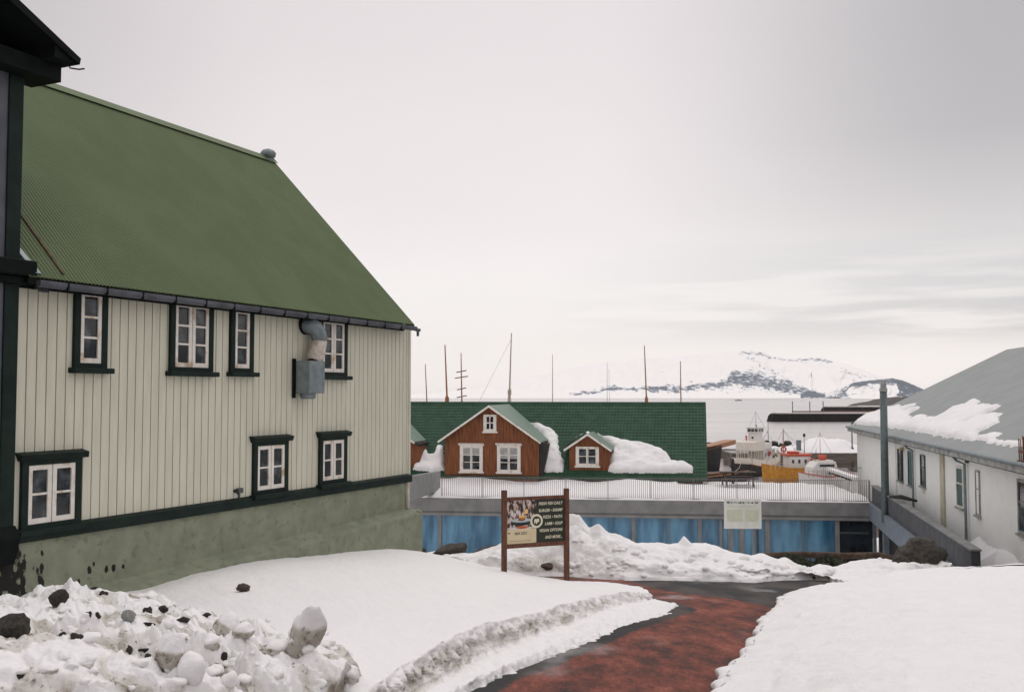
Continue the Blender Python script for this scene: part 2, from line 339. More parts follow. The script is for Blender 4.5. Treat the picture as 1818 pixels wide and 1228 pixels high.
def snow_slab(name, poly, o, ux, uy, n, th, res, amp=.3, edge=.25, parent=None, label=None, wob=.08):
    """a snow layer lying on a plane: poly in plane coordinates"""
    xs = [p[0] for p in poly]; ys = [p[1] for p in poly]; nx = int((max(xs)-min(xs))/res)+4; ny = int((max(ys)-min(ys))/res)+4
    x0 = min(xs)-2*res; y0 = min(ys)-2*res; idx = {}; m = MB(); H = {}
    for j in range(ny):
        for i in range(nx):
            x = x0+i*res; y = y0+j*res
            q = V((x, y, 0)); wx = x + wob*noise.noise(q*3); wy = y + wob*noise.noise(q*3+V((9, 9, 9)))
            s = 1 if pip(wx, wy, poly) else -1; d = s*seg_d(wx, wy, poly)
            if d > -res*1.6:
                k = max(0.0, min(1.0, d/edge)); h = th*sqrt(max(0, 1-(1-k)**2))*(1+amp*fr(q, 4, 1.3)) if d > 0 else -.05
                H[(i, j)] = 1; idx[(i, j)] = len(m.v); m.v.append(tuple(V(o)+V(ux)*x+V(uy)*y+V(n)*h))
    for (i, j) in list(idx):
        if all(k in idx for k in ((i+1, j), (i+1, j+1), (i, j+1))):
            m.f.append((idx[(i, j)], idx[(i+1, j)], idx[(i+1, j+1)], idx[(i, j+1)]))
    if not m.f: return None
    return m
# ================================================================== GROUND, SEA, HILLS
def ground_z(x, y):
    z = plane_z(min(y, 24))
    if y > 24:
        t = min(1, (y-24)/20); z += (-8.6 - z) * t*t*(3-2*t) if t < 1 else (-8.6 - z)
        if y > 60: z -= 2.6*min(1, (y-60)/8)
    if x > 12 and 12 < y < 48:                                        # the bank that carries the white warehouse
        t = max(0, min(1, (x - (13.15 + .21*(y-27.5)))/.6)); z = z + (max(z, -4.75) - z) * t
    if x < -4 and y < 24:
        pass
    return z
def build_ground():
    m = MB(); ys = [-30, -20, -10, -4, 0] + [i*1.0 for i in range(1, 60)] + [62, 68, 76, 88, 104.9, 105]; xs = [-260, -180, -120, -80, -60] + [i*1.0 for i in range(-45, 46)] + [60, 80, 120, 180, 260]
    rows = []
    for y in ys:
        rows.append([(x, y, (ground_z(x, y) if y < 105 else -13.5) - .06 + (.05*noise.noise(V((x*.4, y*.4, 0))) - .05)) for x in xs])
    m.grid(rows); o = m.build('ground', mt['soil'], recenter=False, smooth=False); tag(o, kind='structure')
build_ground()
sea_m = M('cold_water', (.40, .375, .375), (.50, .465, .46), .02, .22, .05, .9, spec=.5, world=True, stretch=(.25, 1, 1))
m = MB().add([(-9000, 40, -12), (9000, 40, -12), (9000, 5200, -12), (-9000, 5200, -12)], [(0, 1, 2, 3)])
tag(m.build('water', sea_m, recenter=False), kind='structure')
# distant shore: snow massif with rock bands
def hill_mat():
    m = bpy.data.materials.new('snow_and_rock'); m.use_nodes = True; t = m.node_tree; L = t.links.new
    b = t.nodes['Principled BSDF']; b.inputs['Roughness'].default_value = .9
    ge = N(t, 'ShaderNodeNewGeometry'); at = N(t, 'ShaderNodeAttribute'); at.attribute_name = 'rock'
    mp = N(t, 'ShaderNodeMapping'); mp.inputs['Scale'].default_value = (.022, .006, .055); mp.inputs['Rotation'].default_value = (0, R(35), 0); L(ge.outputs['Position'], mp.inputs[0])
    n = N(t, 'ShaderNodeTexNoise'); n.inputs['Scale'].default_value = 2.6; n.inputs['Detail'].default_value = 9; n.inputs['Roughness'].default_value = .7; L(mp.outputs[0], n.inputs['Vector'])
    s = N(t, 'ShaderNodeMath', operation='MULTIPLY_ADD'); L(at.outputs['Fac'], s.inputs[0]); s.inputs[1].default_value = .42; L(n.outputs[0], s.inputs[2])
    r = ramp(t, [(.70, (.96, .945, .94)), (.74, (.26, .33, .41)), (.80, (.03, .065, .11))], 'LINEAR'); L(s.outputs[0], r.inputs[0]); L(r.outputs[0], b.inputs['Base Color'])
    return m
HILL = hill_mat()
def interp(tab, x):
    if x <= tab[0][0]: return tab[0][1]
    for (a, va), (b, vb) in zip(tab, tab[1:]):
        if x <= b: return va + (vb-va)*(x-a)/(b-a)
    return tab[-1][1]
def hill(name, ridge, y0, y1, shore, x0, x1, step, rockf, nrow=26):
    m = MB(); rows = []; rk = []
    cols = [x0 + step*i for i in range(int((x1-x0)/step)+1)]
    zs = -12.4
    for j in range(nrow+1):
        t = j/nrow; row = []
        for px in cols:
            r = interp(ridge, px); Yr = y1 + 40*noise.noise(V((px*.02, 0, 0)))
            top = P(px, r, Yr); ys = interp(shore, px); bot = P(px, 706, y0); bot.z = zs; bot.y = y0+ys
            k = t**1.15; p = bot.lerp(top, t); p.z = zs + (top.z-zs)*(k + .10*sin(pi*t)*fr(V((px*.03, t*3, 2)), 4))
            gul = fr(V((px*.06, t*1.2, 7)), 4); p.y += 60*gul*sin(pi*t); p.z += (top.z-zs)*.05*gul*sin(pi*t)
            row.append(p); rk.append(rockf(px, t))
        rows.append(row)
    # back side
    row = []
    for px in cols: p = P(px, interp(ridge, px), y1).copy(); p.y += 400; p.z = zs; row.append(p); rk.append(0)
    rows.append(row)
    m.grid(rows); o = m.build(name, HILL, recenter=False, smooth=True, fix=False)
    o.data.attributes.new('rock', 'FLOAT', 'POINT').data.foreach_set('value', rk); tag(o, kind='structure'); return o
def rk_main(px, t):
    v = .02 + .1*t
    if 1010 < px < 1450:                                        # the broken cliff band above the shore
        c = interp([(1010, .14), (1060, .24), (1110, .28), (1150, .24), (1250, .26), (1300, .36), (1345, .36), (1420, .24), (1450, .1)], px)
        wd = interp([(1010, .05), (1080, .08), (1250, .10), (1310, .22), (1400, .2), (1450, .05)], px)
        v += .66*math.exp(-((t-c)/wd)**2)
    if 1310 < px < 1480: v += .45*math.exp(-((t-.93)/.05)**2)
    if 1320 < px < 1390: v += .35*math.exp(-((t-.72 + (px-1350)*.004)/.06)**2)
    if 1420 < px < 1500: v += .85*math.exp(-((t-.06)/.07)**2)
    if 1490 < px < 1560: v += .3*math.exp(-((t-.75)/.08)**2)
    return v
hill('mountain', [(600, 702), (760, 699), (860, 688), (940, 668), (1010, 652), (1080, 642), (1150, 635), (1200, 631), (1260, 625), (1300, 622), (1335, 620), (1352, 623), (1370, 631), (1400, 636), (1440, 633), (1460, 635), (1500, 644), (1550, 662), (1580, 673), (1620, 690), (1660, 701), (1720, 704)],
     3265, 4100, [(600, 0), (1800, 0)], 600, 1720, 4, rk_main, 34)
def rk_head(px, t): return .25 + .62*math.exp(-((t-.88)/.16)**2) + (.65 if px > 1590 else 0)*math.exp(-((t-.5)/.35)**2) + (.45*math.exp(-((t-.45)/.3)**2) if px < 1512 else 0)
hill('headland', [(1490, 704), (1503, 690), (1515, 679), (1540, 675), (1585, 671), (1600, 674), (1620, 682), (1640, 691), (1665, 698), (1700, 703)],
     2900, 3150, [(1490, 0), (1700, 0)], 1490, 1700, 2, rk_head, 24)
# far-away snow plain on the left of the massif, nearly lost in the air
# ================================================================== PATH
redpoly_px = [(930,1010),(1000,1017),(1090,1024),(1150,1040),(1175,1046),(1215,1053),(1300,1063),(1345,1072),(1400,1084),(1400,1120),(1350,1330),(780,1330),(866,1240),(918,1206),(1000,1176),(1068,1146),(1125,1120),(1186,1099),(1240,1082),(1205,1070),(1150,1058),(1110,1038),(1000,1035),(940,1027)]
redpoly = [tuple(G(*p).xy) for p in redpoly_px]
def build_path():
    m = MB(); rows = []; red = []; x0, x1, y0, y1 = -3.5, 12.5, 5.0, 28.0; st = .07
    nx = int((x1-x0)/st); ny = int((y1-y0)/st)
    for j in range(ny+1):
        y = y0+j*st; row = []
        for i in range(nx+1):
            x = x0+i*st
            row.append((x, y, plane_z(y) + .006*noise.noise(V((x, y, 0)))))
            d = seg_d(x, y, redpoly)*(1 if pip(x, y, redpoly) else -1)
            red.append(max(0, min(1, .5 + d/.35)))
        rows.append(row)
    m.grid(rows); o = m.build('path', path_mat(), recenter=False, smooth=True, fix=False)
    o.data.attributes.new('red', 'FLOAT', 'POINT').data.foreach_set('value', red); tag(o, kind='structure')
build_path()
# ================================================================== SNOW
def GC(lst): return [G(*p) for p in lst]
edgeA = GC([(640,1400,-.04),(735,1300,-.04),(851,1228,-.04),(911,1199,-.04),(1000,1166,-.04),(1076,1135,-.04),(1125,1112,-.04),(1185,1097,-.04),(1206,1080,-.04)])
apron = GC([(560,1400,.07),(700,1300,.07),(800,1228,.08),(875,1190,.08),(960,1155,.08),(1030,1125,.08),(1080,1101,.08),(1140,1085,.08),(1197,1070,.05)])
faceB = GC([(470,1400,.10),(640,1300,.10),(749,1228,.11),(828,1181,.11),(901,1145,.11),(980,1117,.11),(1026,1102,.11),(1069,1083,.10),(1160,1063,.06)])
faceT = GC([(380,1400,.42),(560,1300,.44),(655,1228,.44),(700,1191,.44),(792,1138,.44),(848,1110,.43),(947,1089,.40),(1000,1070,.38),(1060,1057,.32),(1119,1048,.22),(1154,1052,.10)])
def signed_in(p, line):
    best = None
    for a, b in zip(line, line[1:]):
        d = (b-a).xy; L2 = d.length_squared; t = max(0, min(1, (p.xy-a.xy).dot(d)/L2)); q = a.xy+d*t; dist = (p.xy-q).length
        s = d.x*(p.y-a.y)-d.y*(p.x-a.x)
        if best is None or dist < abs(best): best = dist if s > 0 else -dist
    return best
def fit_h(px, py, line, want):
    lo_, hi_ = .02, .7
    for _ in range(30):
        h = (lo_+hi_)/2
        if signed_in(G(px, py, h), line) > want: lo_ = h
        else: hi_ = h
    return h
_ft = [(380,1400),(560,1300),(655,1228),(700,1191),(792,1138),(848,1110),(947,1089),(1000,1070),(1060,1057),(1119,1048),(1154,1052)]
_hs = [min(.42, max(.05, fit_h(px, py, faceB, .13))) for px, py in _ft]; print('face heights', [round(h, 2) for h in _hs])
faceT = [G(px, py, h) for (px, py), h in zip(_ft, _hs)]
fieldM = GC([(100,1400,.52),(300,1300,.50),(450,1200,.50),(560,1130,.50),(680,1085,.50),(800,1055,.48),(900,1042,.42),(1000,1040,.30),(1090,1040,.18),(1140,1042,.08)])
wallB = [P(-60,1110,14.0), P(30,1072,15.4), P(150,1055,16.6), P(250,1043,17.75), P(340,1015,19.0), P(460,990,20.7), P(600,977,23.3), P(680,972,25.1), P(745,978,25.2), P(800,989,24.6), P(860,1002,23.6), P(940,1022,22.6), P(1006,1032,22.25), P(1080,1033,22.1), P(1142,1041,21.2)]
back = [p + V((-.3, 1.6, -.5)) for p in wallB[:8]] + [p + V((.1, 1.2, -.75)) for p in wallB[8:12]] + [p + V((.1, .5, -.35)) for p in wallB[12:]]
def disp_left(p, u, k, t):
    a = .03*fr(p, 3, .6) + .014*fr(p, 3, 2.2) + .006*fr(p, 3, 8)
    d = V((0, 0, a))
    ef = 0
    if k == 0: d = V((.05*fr(p, 3, 5) + .03*fr(p, 2, 14), .09*fr(p, 4, 4), 0)) * (1-t) + V((0, 0, .045*abs(fr(p, 4, 5))))
    if k == 1: d = V((0, 0, .05*abs(fr(p, 4, 4.2)) - .01))
    if k == 2: ef = sin(pi*t)
    if k == 3 and t < .25: ef = max(ef, (1-t*4)*.45)
    if k == 1 and t > .7: ef = max(ef, (t-.7)*1.5)
    if ef:
        c = 1 - noise.voronoi(p*5.5)[0][0]*1.3; c2 = 1 - noise.voronoi(p*13+V((4, 4, 4)))[0][0]*1.3
        d += V((.6, -.75, .12)) * ef * (.15*c + .06*c2 + .07*fr(p, 4, 5) - .08)
    return d
def dirt_left(p, u, k, t):
    v = 0
    if k == 2: v = .50*sin(pi*min(1, t*1.15+.02)) * (1.1 - .6*u) + (.30 if t < .16 else 0)*(1-u)
    if k == 1 and t > .8: v = .3*(1-u)
    v += .28*max(0, fr(p + V((5, 0, 0)), 3, 1.4)) if k == 2 else 0
    return v
snowL, bvhL = loft('snow_field', [edgeA, apron, faceB, faceT, fieldM, wallB, back], 330, [16, 14, 34, 44, 50, 10], disp_left, dirt_left)
tag(snowL, kind='structure')
# ---- rubble pile bottom left
pc0 = GC([(-260,1420,.2),(60,1420,.25),(330,1390,.3),(560,1330,.30),(650,1235,.25)])
pc1 = GC([(-260,1330,.45),(0,1320,.5),(250,1290,.5),(460,1262,.52),(640,1205,.35)])
pc2 = GC([(-200,1210,.85),(0,1200,.85),(200,1185,.80),(400,1170,.76),(560,1160,.66),(620,1165,.6),(660,1178,.35)])
pc3 = GC([(-200,1110,1.02),(0,1100,1.02),(150,1092,1.0),(300,1096,.92),(430,1112,.80),(560,1120,.66),(610,1135,.6),(660,1150,.40)])
pc4 = [P(-200,1060,10.9), P(0,1051,11.0), P(35,1046,11.1), P(75,1030,11.1), P(100,1023,11.1), P(128,1024,11.1), P(150,1037,11.2), P(190,1039,11.2), P(230,1046,11.3), P(290,1046,11.3), P(330,1064,11.1), P(380,1078,11.0), P(440,1098,10.8), P(540,1112,10.6), P(610,1135,10.7), P(660,1150,10.9)]
pc5 = [p + V((-.2, 1.1, -.8)) for p in pc4]
def disp_pile(p, u, k, t):
    e = 1.0 if 0 < k < 4 else .5
    if k == 4: e = .5*(1-t)
    if k == 0: e = t*.8
    f1 = noise.voronoi(p*2.6)[0]; f2 = noise.voronoi(p*6.2+V((3, 8, 1)))[0]; f3 = noise.voronoi(p*13)[0]; f4 = noise.voronoi(p*22+V((5, 5, 5)))[0]
    dm = lambda d, r: r*(1-min(1, d/r)**2)
    b1 = dm(f1[0], .55); b2 = dm(f2[0], .5); b3 = dm(f3[0], .5)
    gate = .35 + .65*max(0, min(1, .5+1.4*noise.noise(p*1.1)))
    b4_ = dm(noise.voronoi(p*1.3+V((7,1,2)))[0][0], .5)
    return V((0, -.12*b1*e, e*gate*(.30*b1 + .17*b2 + .08*b3 + (.22*b4_) - .26 + .05*dm(f4[0], .5)) + .05*fr(p, 5, 3.5)*e))
def grey_pile(p, u, k, t):
    f1 = noise.voronoi(p*2.6)[0]; return max(0, .45*fr(p+V((2, 2, 2)), 4, 2.2)) + max(0, min(.45, (f1[0]-.42)*2.5))  # random greying, plus a darker tone in the gaps between lumps
pile, bvhP = loft('snow_heap', [pc0, pc1, pc2, pc3, pc4, pc5], 480, [30, 66, 66, 46, 16], disp_pile, grey_pile, smooth=3)
tag(pile, 'bumpy heap of old snow and buried rubble by the green plinth', 'snow heap')
# ---- right hand snow
def CR(l): return [G(*p) for p in l]
rE0 = CR([(1215,1420,-.05),(1262,1300,-.05),(1290,1228,-.05),(1298,1205,-.05),(1325,1182,-.05),(1342,1155,-.05),(1368,1118,-.05),(1392,1096,-.05),(1396,1078,-.05),(1420,1060,-.05),(1450,1060,-.05),(1500,1047,-.05)])
rE0 = CR([(1205,1420,-.03),(1250,1300,-.03),(1277,1228,-.03),(1284,1209,-.03),(1311,1186,-.03),(1326,1163,-.03),(1340,1141,-.03),(1355,1111,-.03),(1379,1089,-.03),(1383,1078,-.03),(1390,1068,-.03),(1406,1062,-.03),(1422,1056,-.03),(1440,1058,-.03),(1496,1046,-.03)])
def inset(line, d, h):
    out_ = []
    for i, p in enumerate(line):
        t = (line[min(i+2, len(line)-1)]-line[max(i-2, 0)]).xy.normalized(); out_.append(p+V((t.y*d, -t.x*d, h)))
    return out_
rE1 = inset(rE0, .10, .16); rE2 = inset(rE0, .55, .30)
rE3 = CR([(1560,1420,.55),(1600,1300,.55),(1620,1228,.55),(1620,1150,.54),(1615,1090,.50),(1600,1050,.46),(1590,1030,.44),(1590,1016,.36)])
rE4 = [G(2300,1420,.9), G(2300,1300,.85), G(2200,1200,.8), G(2050,1100,.75), G(1900,1050,.70), G(1850,1020,.62), G(1790,1003.5,.55), G(1700,1003.5,.50), G(1640,1010,.42)]
rE5 = [G(3200,1400,1.1), G(3100,1200,1.0), G(2900,1100,.95), G(2600,1040,.9), G(2400,1010,.8), G(2250,1001,.75), G(2000,1000,.7), G(1818,1002.5,.60)]
def disp_right(p, u, k, t):
    a = .045*fr(p, 3, .8) + .022*fr(p, 4, 2.8) + .007*fr(p, 3, 9)
    if k == 0: return V((-.07, 0, .02))*sin(pi*t)*(1+fr(p, 3, 3)) + V((.05*fr(p, 3, 4), .05*fr(p, 3, 5), .01))
    if k == 1: return V((.05*fr(p, 3, 3.2)*(1-t) - .03*(1-t), 0, .03*fr(p, 4, 3)))
    return V((0, 0, a))
# back side of the crest: extend each curve by a dropped point
for c in (rE0, rE1, rE2, rE3, rE4, rE5):
    q = c[-1].copy(); c.append(q + V((.15, .35, -.04))); c.append(q + V((.5, 1.4, -.9)))
snowR, bvhR = loft('snow_bank', [rE0, rE1, rE2, rE3, rE4, rE5], 300, [8, 12, 46, 40, 14], disp_right, lambda p, u, k, t: .12*max(0, fr(p, 3, 1.2)) + (.1 if k == 0 else 0), smooth=1, soft=1)
tag(snowR, kind='structure')
# ---- ploughed bank behind the path
b0 = [G(740,1020,-.05)] + GC([(830,1026,-.05),(880,1028,-.05),(930,1026,-.05),(1000,1027,-.05),(1060,1031,-.05),(1110,1034,-.05),(1180,1034,-.05),(1280,1036,-.05),(1340,1038,-.05),(1385,1034,-.05),(1440,1033,-.05),(1470,1035,-.05),(1500,1043,-.05),(1560,1040,-.05),(1680,1030,-.05)])
b1 = [p + V((0, .14, .15)) for p in b0]
b2 = [P(740,988,26.5),P(830,990,26),P(880,988,25.2),P(940,990,24.7),P(1000,992,24.5),P(1060,992,24.5),P(1110,998,24.5),P(1180,1002,24.5),P(1280,1007,24.5),P(1340,1011,24.5),P(1385,1013,24.6),P(1440,1018,24.8),P(1510,1010,25),P(1600,1003,25),P(1690,1003,25)]
b3 = [P(735,983,28),P(770,978,28),P(800,979,27.6),P(840,981,27.4),P(880,967,26.8),P(930,938,26.4),P(980,914,26.2),P(1010,907,26.1),P(1028,912,26.1),P(1045,934,26.2),P(1063,929,26.3),P(1080,943,26.4),P(1100,947,26.4),P(1130,962,26.5),P(1165,962,26.6),P(1203,962,26.7),P(1213,949,26.7),P(1224,961,26.7),P(1250,962,26.7),P(1290,974,26.8),P(1332,985,26.9),P(1354,981,26.9),P(1380,991,26.9),P(1394,986,26.9),P(1412,1000,26.9),P(1432,1008,26.9),P(1452,1000,26.9),P(1476,1008,26.9),P(1512,995,26.9),P(1550,991,27),P(1605,993,27),P(1690,1000,27)]
_pb = sorted((proj(p)[0], p.y) for p in b0)
b2 = [P(x_, y_, max(Y_, interp(_pb, x_)+.45)) for x_, y_, Y_ in ((*proj(p), p.y) for p in b2)]
b3 = [P(x_, y_, max(Y_, interp(_pb, x_)+1.7)) for x_, y_, Y_ in ((*proj(p), p.y) for p in b3)]
b4 = [p + V((0, 1.4, -.6-.5*(p.z+4.6 if p.z > -4.6 else 0))) for p in b3]
b5 = [V((p.x, p.y+2.8, min(p.z-1.4, -5.9))) for p in b3]
def disp_bank(p, u, k, t):
    if k == 0: return V((.08*fr(p, 3, 4), .12*fr(p, 3, 3.5), 0))*(1-t)
    e = {1: .5+.5*t, 2: 1, 3: 1-t*.5, 4: .5}[k]
    if k == 2 and t > .75: e *= .45
    if k == 3 and t < .25: e *= .45
    c = .5-noise.voronoi(p*1.9)[0][0]; c2 = .5-noise.voronoi(p*4.6)[0][0]
    return V((0, -.12*c*e, e*(.16*c + .085*c2 + .035*fr(p, 3, 5))))
def dirt_bank(p, u, k, t):
    v = .10*max(0, fr(p, 3, .9))
    if k in (1, 2): 
        x, y = proj(p); v += .55*math.exp(-((x-955)/75)**2 - ((y-1002)/20)**2) + .15*math.exp(-((x-1090)/120)**2 - ((y-1015)/12)**2)
    return v
bank, bvhB = loft('ploughed_snow', [b0, b1, b2, b3, b4, b5], 340, [6, 22, 34, 12, 10], disp_bank, dirt_bank, smooth=1, soft=0)
tag(bank, kind='structure')
# snow lying on the slope between bank and lower building, and around the buildings
m = MB(); rows = []
for j in range(70):
    y = 25.5 + j*.5; rows.append([(x*.7, y, ground_z(x*.7, y) + .10 + .12*fr(V((x*.7, y, 0)), 3, .35) + (.5*max(0, min(1, (x*.7-13)/3)) if y < 32 else 0) - (2.2*max(0, min(1, (13.6+.2*(y-27.5)-x*.7)/.8)) if y < 29 else 0)) for x in range(-60, 52)])
# (kept low: the bank hides most of it)
slope = MB().grid(rows).build('snow_slope', SNOW, recenter=False, smooth=True, fix=False); tag(slope, kind='structure')
bv_slope = BVHTree.FromPolygons([tuple(p) for r in rows for p in r], [(i*112+j, i*112+j+1, (i+1)*112+j+1, (i+1)*112+j) for i in range(69) for j in range(111)])
def on(bvhs, px, py, ymax=60):
    d = ray(px, py).normalized(); best = None
    for b in bvhs:
        h = b.ray_cast(V((0, 0, 0)), d, 200)
        if h[0] is not None and (best is None or h[3] < best[1]): best = (h[0], h[3])
    return best[0] if best else None
NEAR = [bvhL, bvhP, bvhR, bvhB]
# ================================================================== GREEN-ROOFED HOUSE (left)
vp = ray(1714, 700); ang = math.atan2(vp.y, vp.x)
HF = Frame(P(725, 843, 26), ang)
house = empty('corrugated_house', HF.o, HF.a)
tag(house, 'large cream corrugated house with steep green roof and dark green window casings', 'house')
xN = HF.hit(30, 700).x; zE = HF.hit(733, 576, -.3).z; zE_w = zE + .05
xV = HF.hit(733, 576, -.3).x; ry = HF.hitx(485, 285, xV); yR, zR = ry.y, ry.z
zT = 0.0
def corr(m, x0, x1, y0, y1, z0, z1, pitch, prof):
    """sheet running between (y0,z0) and (y1,z1) with a profile repeated along x; prof: list of (fraction, depth outward)"""
    n = int(round((x1-x0)/pitch)); nrm = V((0, -(z1-z0), (y1-y0))).normalized()
    a = []; b = []
    for i in range(n):
        for fr_, d in prof:
            x = x0+(i+fr_)*pitch; a.append(V((x, y0, z0))+nrm*d); b.append(V((x, y1, z1))+nrm*d)
    a.append(V((x0+n*pitch, y0, z0))); b.append(V((x0+n*pitch, y1, z1)))
    return m.grid([a, b])
def corr_roof(x0, x1, y0, z0, y1, z1, pitch, amp, k=6):
    m = MB(); n = int((x1-x0)/pitch*k); nrm = V((0, -(z1-z0), (y1-y0))).normalized()
    if nrm.z < 0: nrm = -nrm
    rows = []
    for off in (0, -.02):
        a = []; b = []
        for i in range(n+1):
            x = x0+(x1-x0)*i/n; d = amp*sin(2*pi*i/k)+off; a.append(V((x, y0, z0))+nrm*d); b.append(V((x, y1, z1))+nrm*d)
        rows.append((a, b))
    m.grid([rows[0][0], rows[0][1]]); m.grid([rows[1][0], rows[1][1]]); m.grid([rows[0][0], rows[1][0]]); m.grid([rows[0][1], rows[1][1]])
    return m
WP = [(0, 0), (.86, 0), (.872, -.06), (.966, -.06), (.98, 0)]           # flat pan with a narrow dark groove
m = MB(); corr(m, xN-.2, 0, 0, 0, 0, zE_w, .186, WP)
m.v = [(x, (-.05 if y is None else y), z) for x, y, z in m.v]
# corr normal for a vertical sheet points to -y already (depth outward)
m.build('wall', mt['wall'], house, fix=False)
# gable end walls and inner core (so that no one looks inside)
core = MB(); core.prism([(-.06, .06, -3), (-.06, 2*yR-.06, -3), (-.06, 2*yR-.06, zE_w), (-.06, yR, zR-.35), (-.06, .06, zE_w)], (xN-8, 0, 0)); core.build('wall_core', mt['wall'], house)
m = MB(); m.box(xN-.1, .03, -.10, .0, -.17, .0)
m.prism([(xN-.1, -.10, .0), (xN-.1, -.0, .04), (xN-.1, 0, 0)], (.13-xN, 0, 0)); m.build('base_trim', mt['dgreen'], house)
# plinth
zl = HF.hit(717, 903, -.03).z; m = MB(); n = 420; rows = []; fl_ = []
FLK = [(HF.hit(px, py, -.36), r_) for px, py, r_ in [(18,1010,.34),(30,1020,.40),(45,1000,.28),(58,985,.20),(40,1038,.35),(70,1010,.16),(90,1008,.13),(25,985,.12),(102,985,.10),(98,1010,.13),(98,1035,.14),(8,1035,.3),(62,1026,.22),(60,1050,.25),(185,1012,.09),(190,1003,.07),(215,1012,.09),(228,1010,.08),(244,1008,.07),(260,1007,.06),(165,1035,.12),(430,905,.08),(545,895,.05)]]
zs_ = [-.17] + [-.17 + (zl+.17)*i/26 for i in range(1, 27)] + [zl-.03, zl-.07, zl-.12] + [zl-.12-.05*i for i in range(1, 42)]
for z_ in zs_:
    row = []
    for i in range(n+1):
        x = xN-1+(0-xN+1)*i/n; tt = max(0, min(1, (zl-z_)/.12)); yy = -.04-.32*tt*tt*(3-2*tt)
        zz = z_ + ((1-i/n)*-.30*min(1, (z_+.17)/(zl+.17)))
        q = V((x, 0, zz)); yy += .022*fr(q, 5, 1.5)
        f = 0
        for c_, r_ in FLK:
            dd = sqrt((x-c_.x)**2+((zz-c_.z)*.8)**2)/r_
            if dd < 1.6: f = max(f, 1.25-dd*.8)
        row.append((x, yy, zz)); fl_.append(max(0, f))
    rows.append(row)
m.grid(rows); pl = m.build('plinth', mt['plinth'], house, smooth=True, fix=False)
pl.data.attributes.new('flake', 'FLOAT', 'POINT').data.foreach_set('value', fl_)
def flake_nodes(m):
    t = m.node_tree; L = t.links.new; b = t.nodes['Principled BSDF']; src = b.inputs['Base Color'].links[0].from_socket
    at = N(t, 'ShaderNodeAttribute'); at.attribute_name = 'flake'; tc = N(t, 'ShaderNodeTexCoord'); mp = N(t, 'ShaderNodeMapping'); mp.inputs['Scale'].default_value = (2.4, 1, 1.1); mp.inputs['Rotation'].default_value = (0, R(25), 0)
    n_ = N(t, 'ShaderNodeTexNoise'); n_.inputs['Scale'].default_value = 4.5; n_.inputs['Detail'].default_value = 6; L(tc.outputs['Object'], mp.inputs[0]); L(mp.outputs[0], n_.inputs['Vector'])
    a = N(t, 'ShaderNodeMath', operation='MULTIPLY'); L(at.outputs['Fac'], a.inputs[0]); L(n_.outputs[0], a.inputs[1])
    r = ramp(t, [(.40, (0, 0, 0)), (.47, (1, 1, 1))]); L(a.outputs[0], r.inputs[0]); mx = N(t, 'ShaderNodeMix'); mx.data_type = 'RGBA'; L(r.outputs[0], mx.inputs[0]); L(src, mx.inputs[6]); mx.inputs[7].default_value = (.012, .012, .010, 1); L(mx.outputs[2], b.inputs['Base Color'])
flake_nodes(mt['plinth'])
m = MB(); m.box(-.0, .02, -.03, 2*yR, -4.5, -.17); m.box(-.02, .14, -.35, 1.2, zl-3, zl-.06); m.build('plinth_end', mt['plinth'], house, bevel=.04)
# roof
eo = -.34; m = corr_roof(HF.hit(30, 700, -.15).x+.01, xV, eo, zE, yR, zR, .076, .011); m.build('roof', mt['groof'], house, fix=False)
m = corr_roof(xN-6, xV, 2*yR-eo, zE, yR, zR, .076, .011); m.build('roof', mt['groof'], house, fix=False)
m = MB(); m.prism([(xN-6, yR-.16, zR-.10), (xN-6, yR, zR+.07), (xN-6, yR+.16, zR-.10), (xN-6, yR, zR+.02)], (xV+.03-xN+6, 0, 0)); m.build('ridge_cap', mt['groof'], house)
# verge board and soffit
m = MB(); sl_ = (zR-zE)/(yR-eo)
m.prism([(xV, eo, zE-.02), (xV, yR, zR-.02), (xV, yR, zR-.16), (xV, eo+.1, zE-.16)], (.03, 0, 0)); m.prism([(xV, 2*yR-eo, zE-.02), (xV, yR, zR-.02), (xV, yR, zR-.16), (xV, 2*yR-eo-.1, zE-.16)], (.03, 0, 0))
m.build('verge_board', mt['dgreen'], house)
m = MB(); m.box(HF.hit(30, 700, -.15).x+.01, xV-.01, eo+.02, .02, zE-.10, zE-.03); m.box(xN-.1, xV-.01, -.06, -.02, zE-.16, zE-.10); m.build('soffit', mt['blackgreen'], house)
# gutter
m = MB(); x0 = HF.hit(62, 497, eo).x
prof = [(eo-.02, zE-.06), (eo-.13, zE-.06), (eo-.13, zE-.12), (eo-.09, zE-.165), (eo-.02, zE-.165)]
m.prism([(x0, y, z) for y, z in prof], (xV-.05-x0, 0, 0))
g = m.build('gutter', mt['gutter'], house, bevel=.01)
x = x0+.5
while x < xV-.3: MB().box(x, x+.03, eo-.137, eo-.02, zE-.172, zE-.05).build('bracket', mt['blackgreen'], g); x += .78
m = MB(); m.tube([(xV-.05, eo-.08, zE-.14), (xV+.13, eo-.08, zE-.14)], .045, 8); m.tube([(xV+.05, eo-.08, zE-.14), (xV+.05, eo-.08, zE-.30)], .035, 8); m.build('gutter_outlet', mt['gutter'], house)
# round ridge vent at the far end of the ridge
m = MB(); c = V((xV-.22, yR, zR)); m.tube([c+V((0,0,-.1)), c+V((0, 0, .05))], .12, 14); m.tube([c+V((0, 0, .0)), c+V((0, 0, .06)), c+V((0, 0, .15)), c+V((0, 0, .23)), c+V((0, 0, .27))], [.12, .20, .22, .16, .06], 14); m.build('ridge_vent', mt['vent'], house, smooth=True)
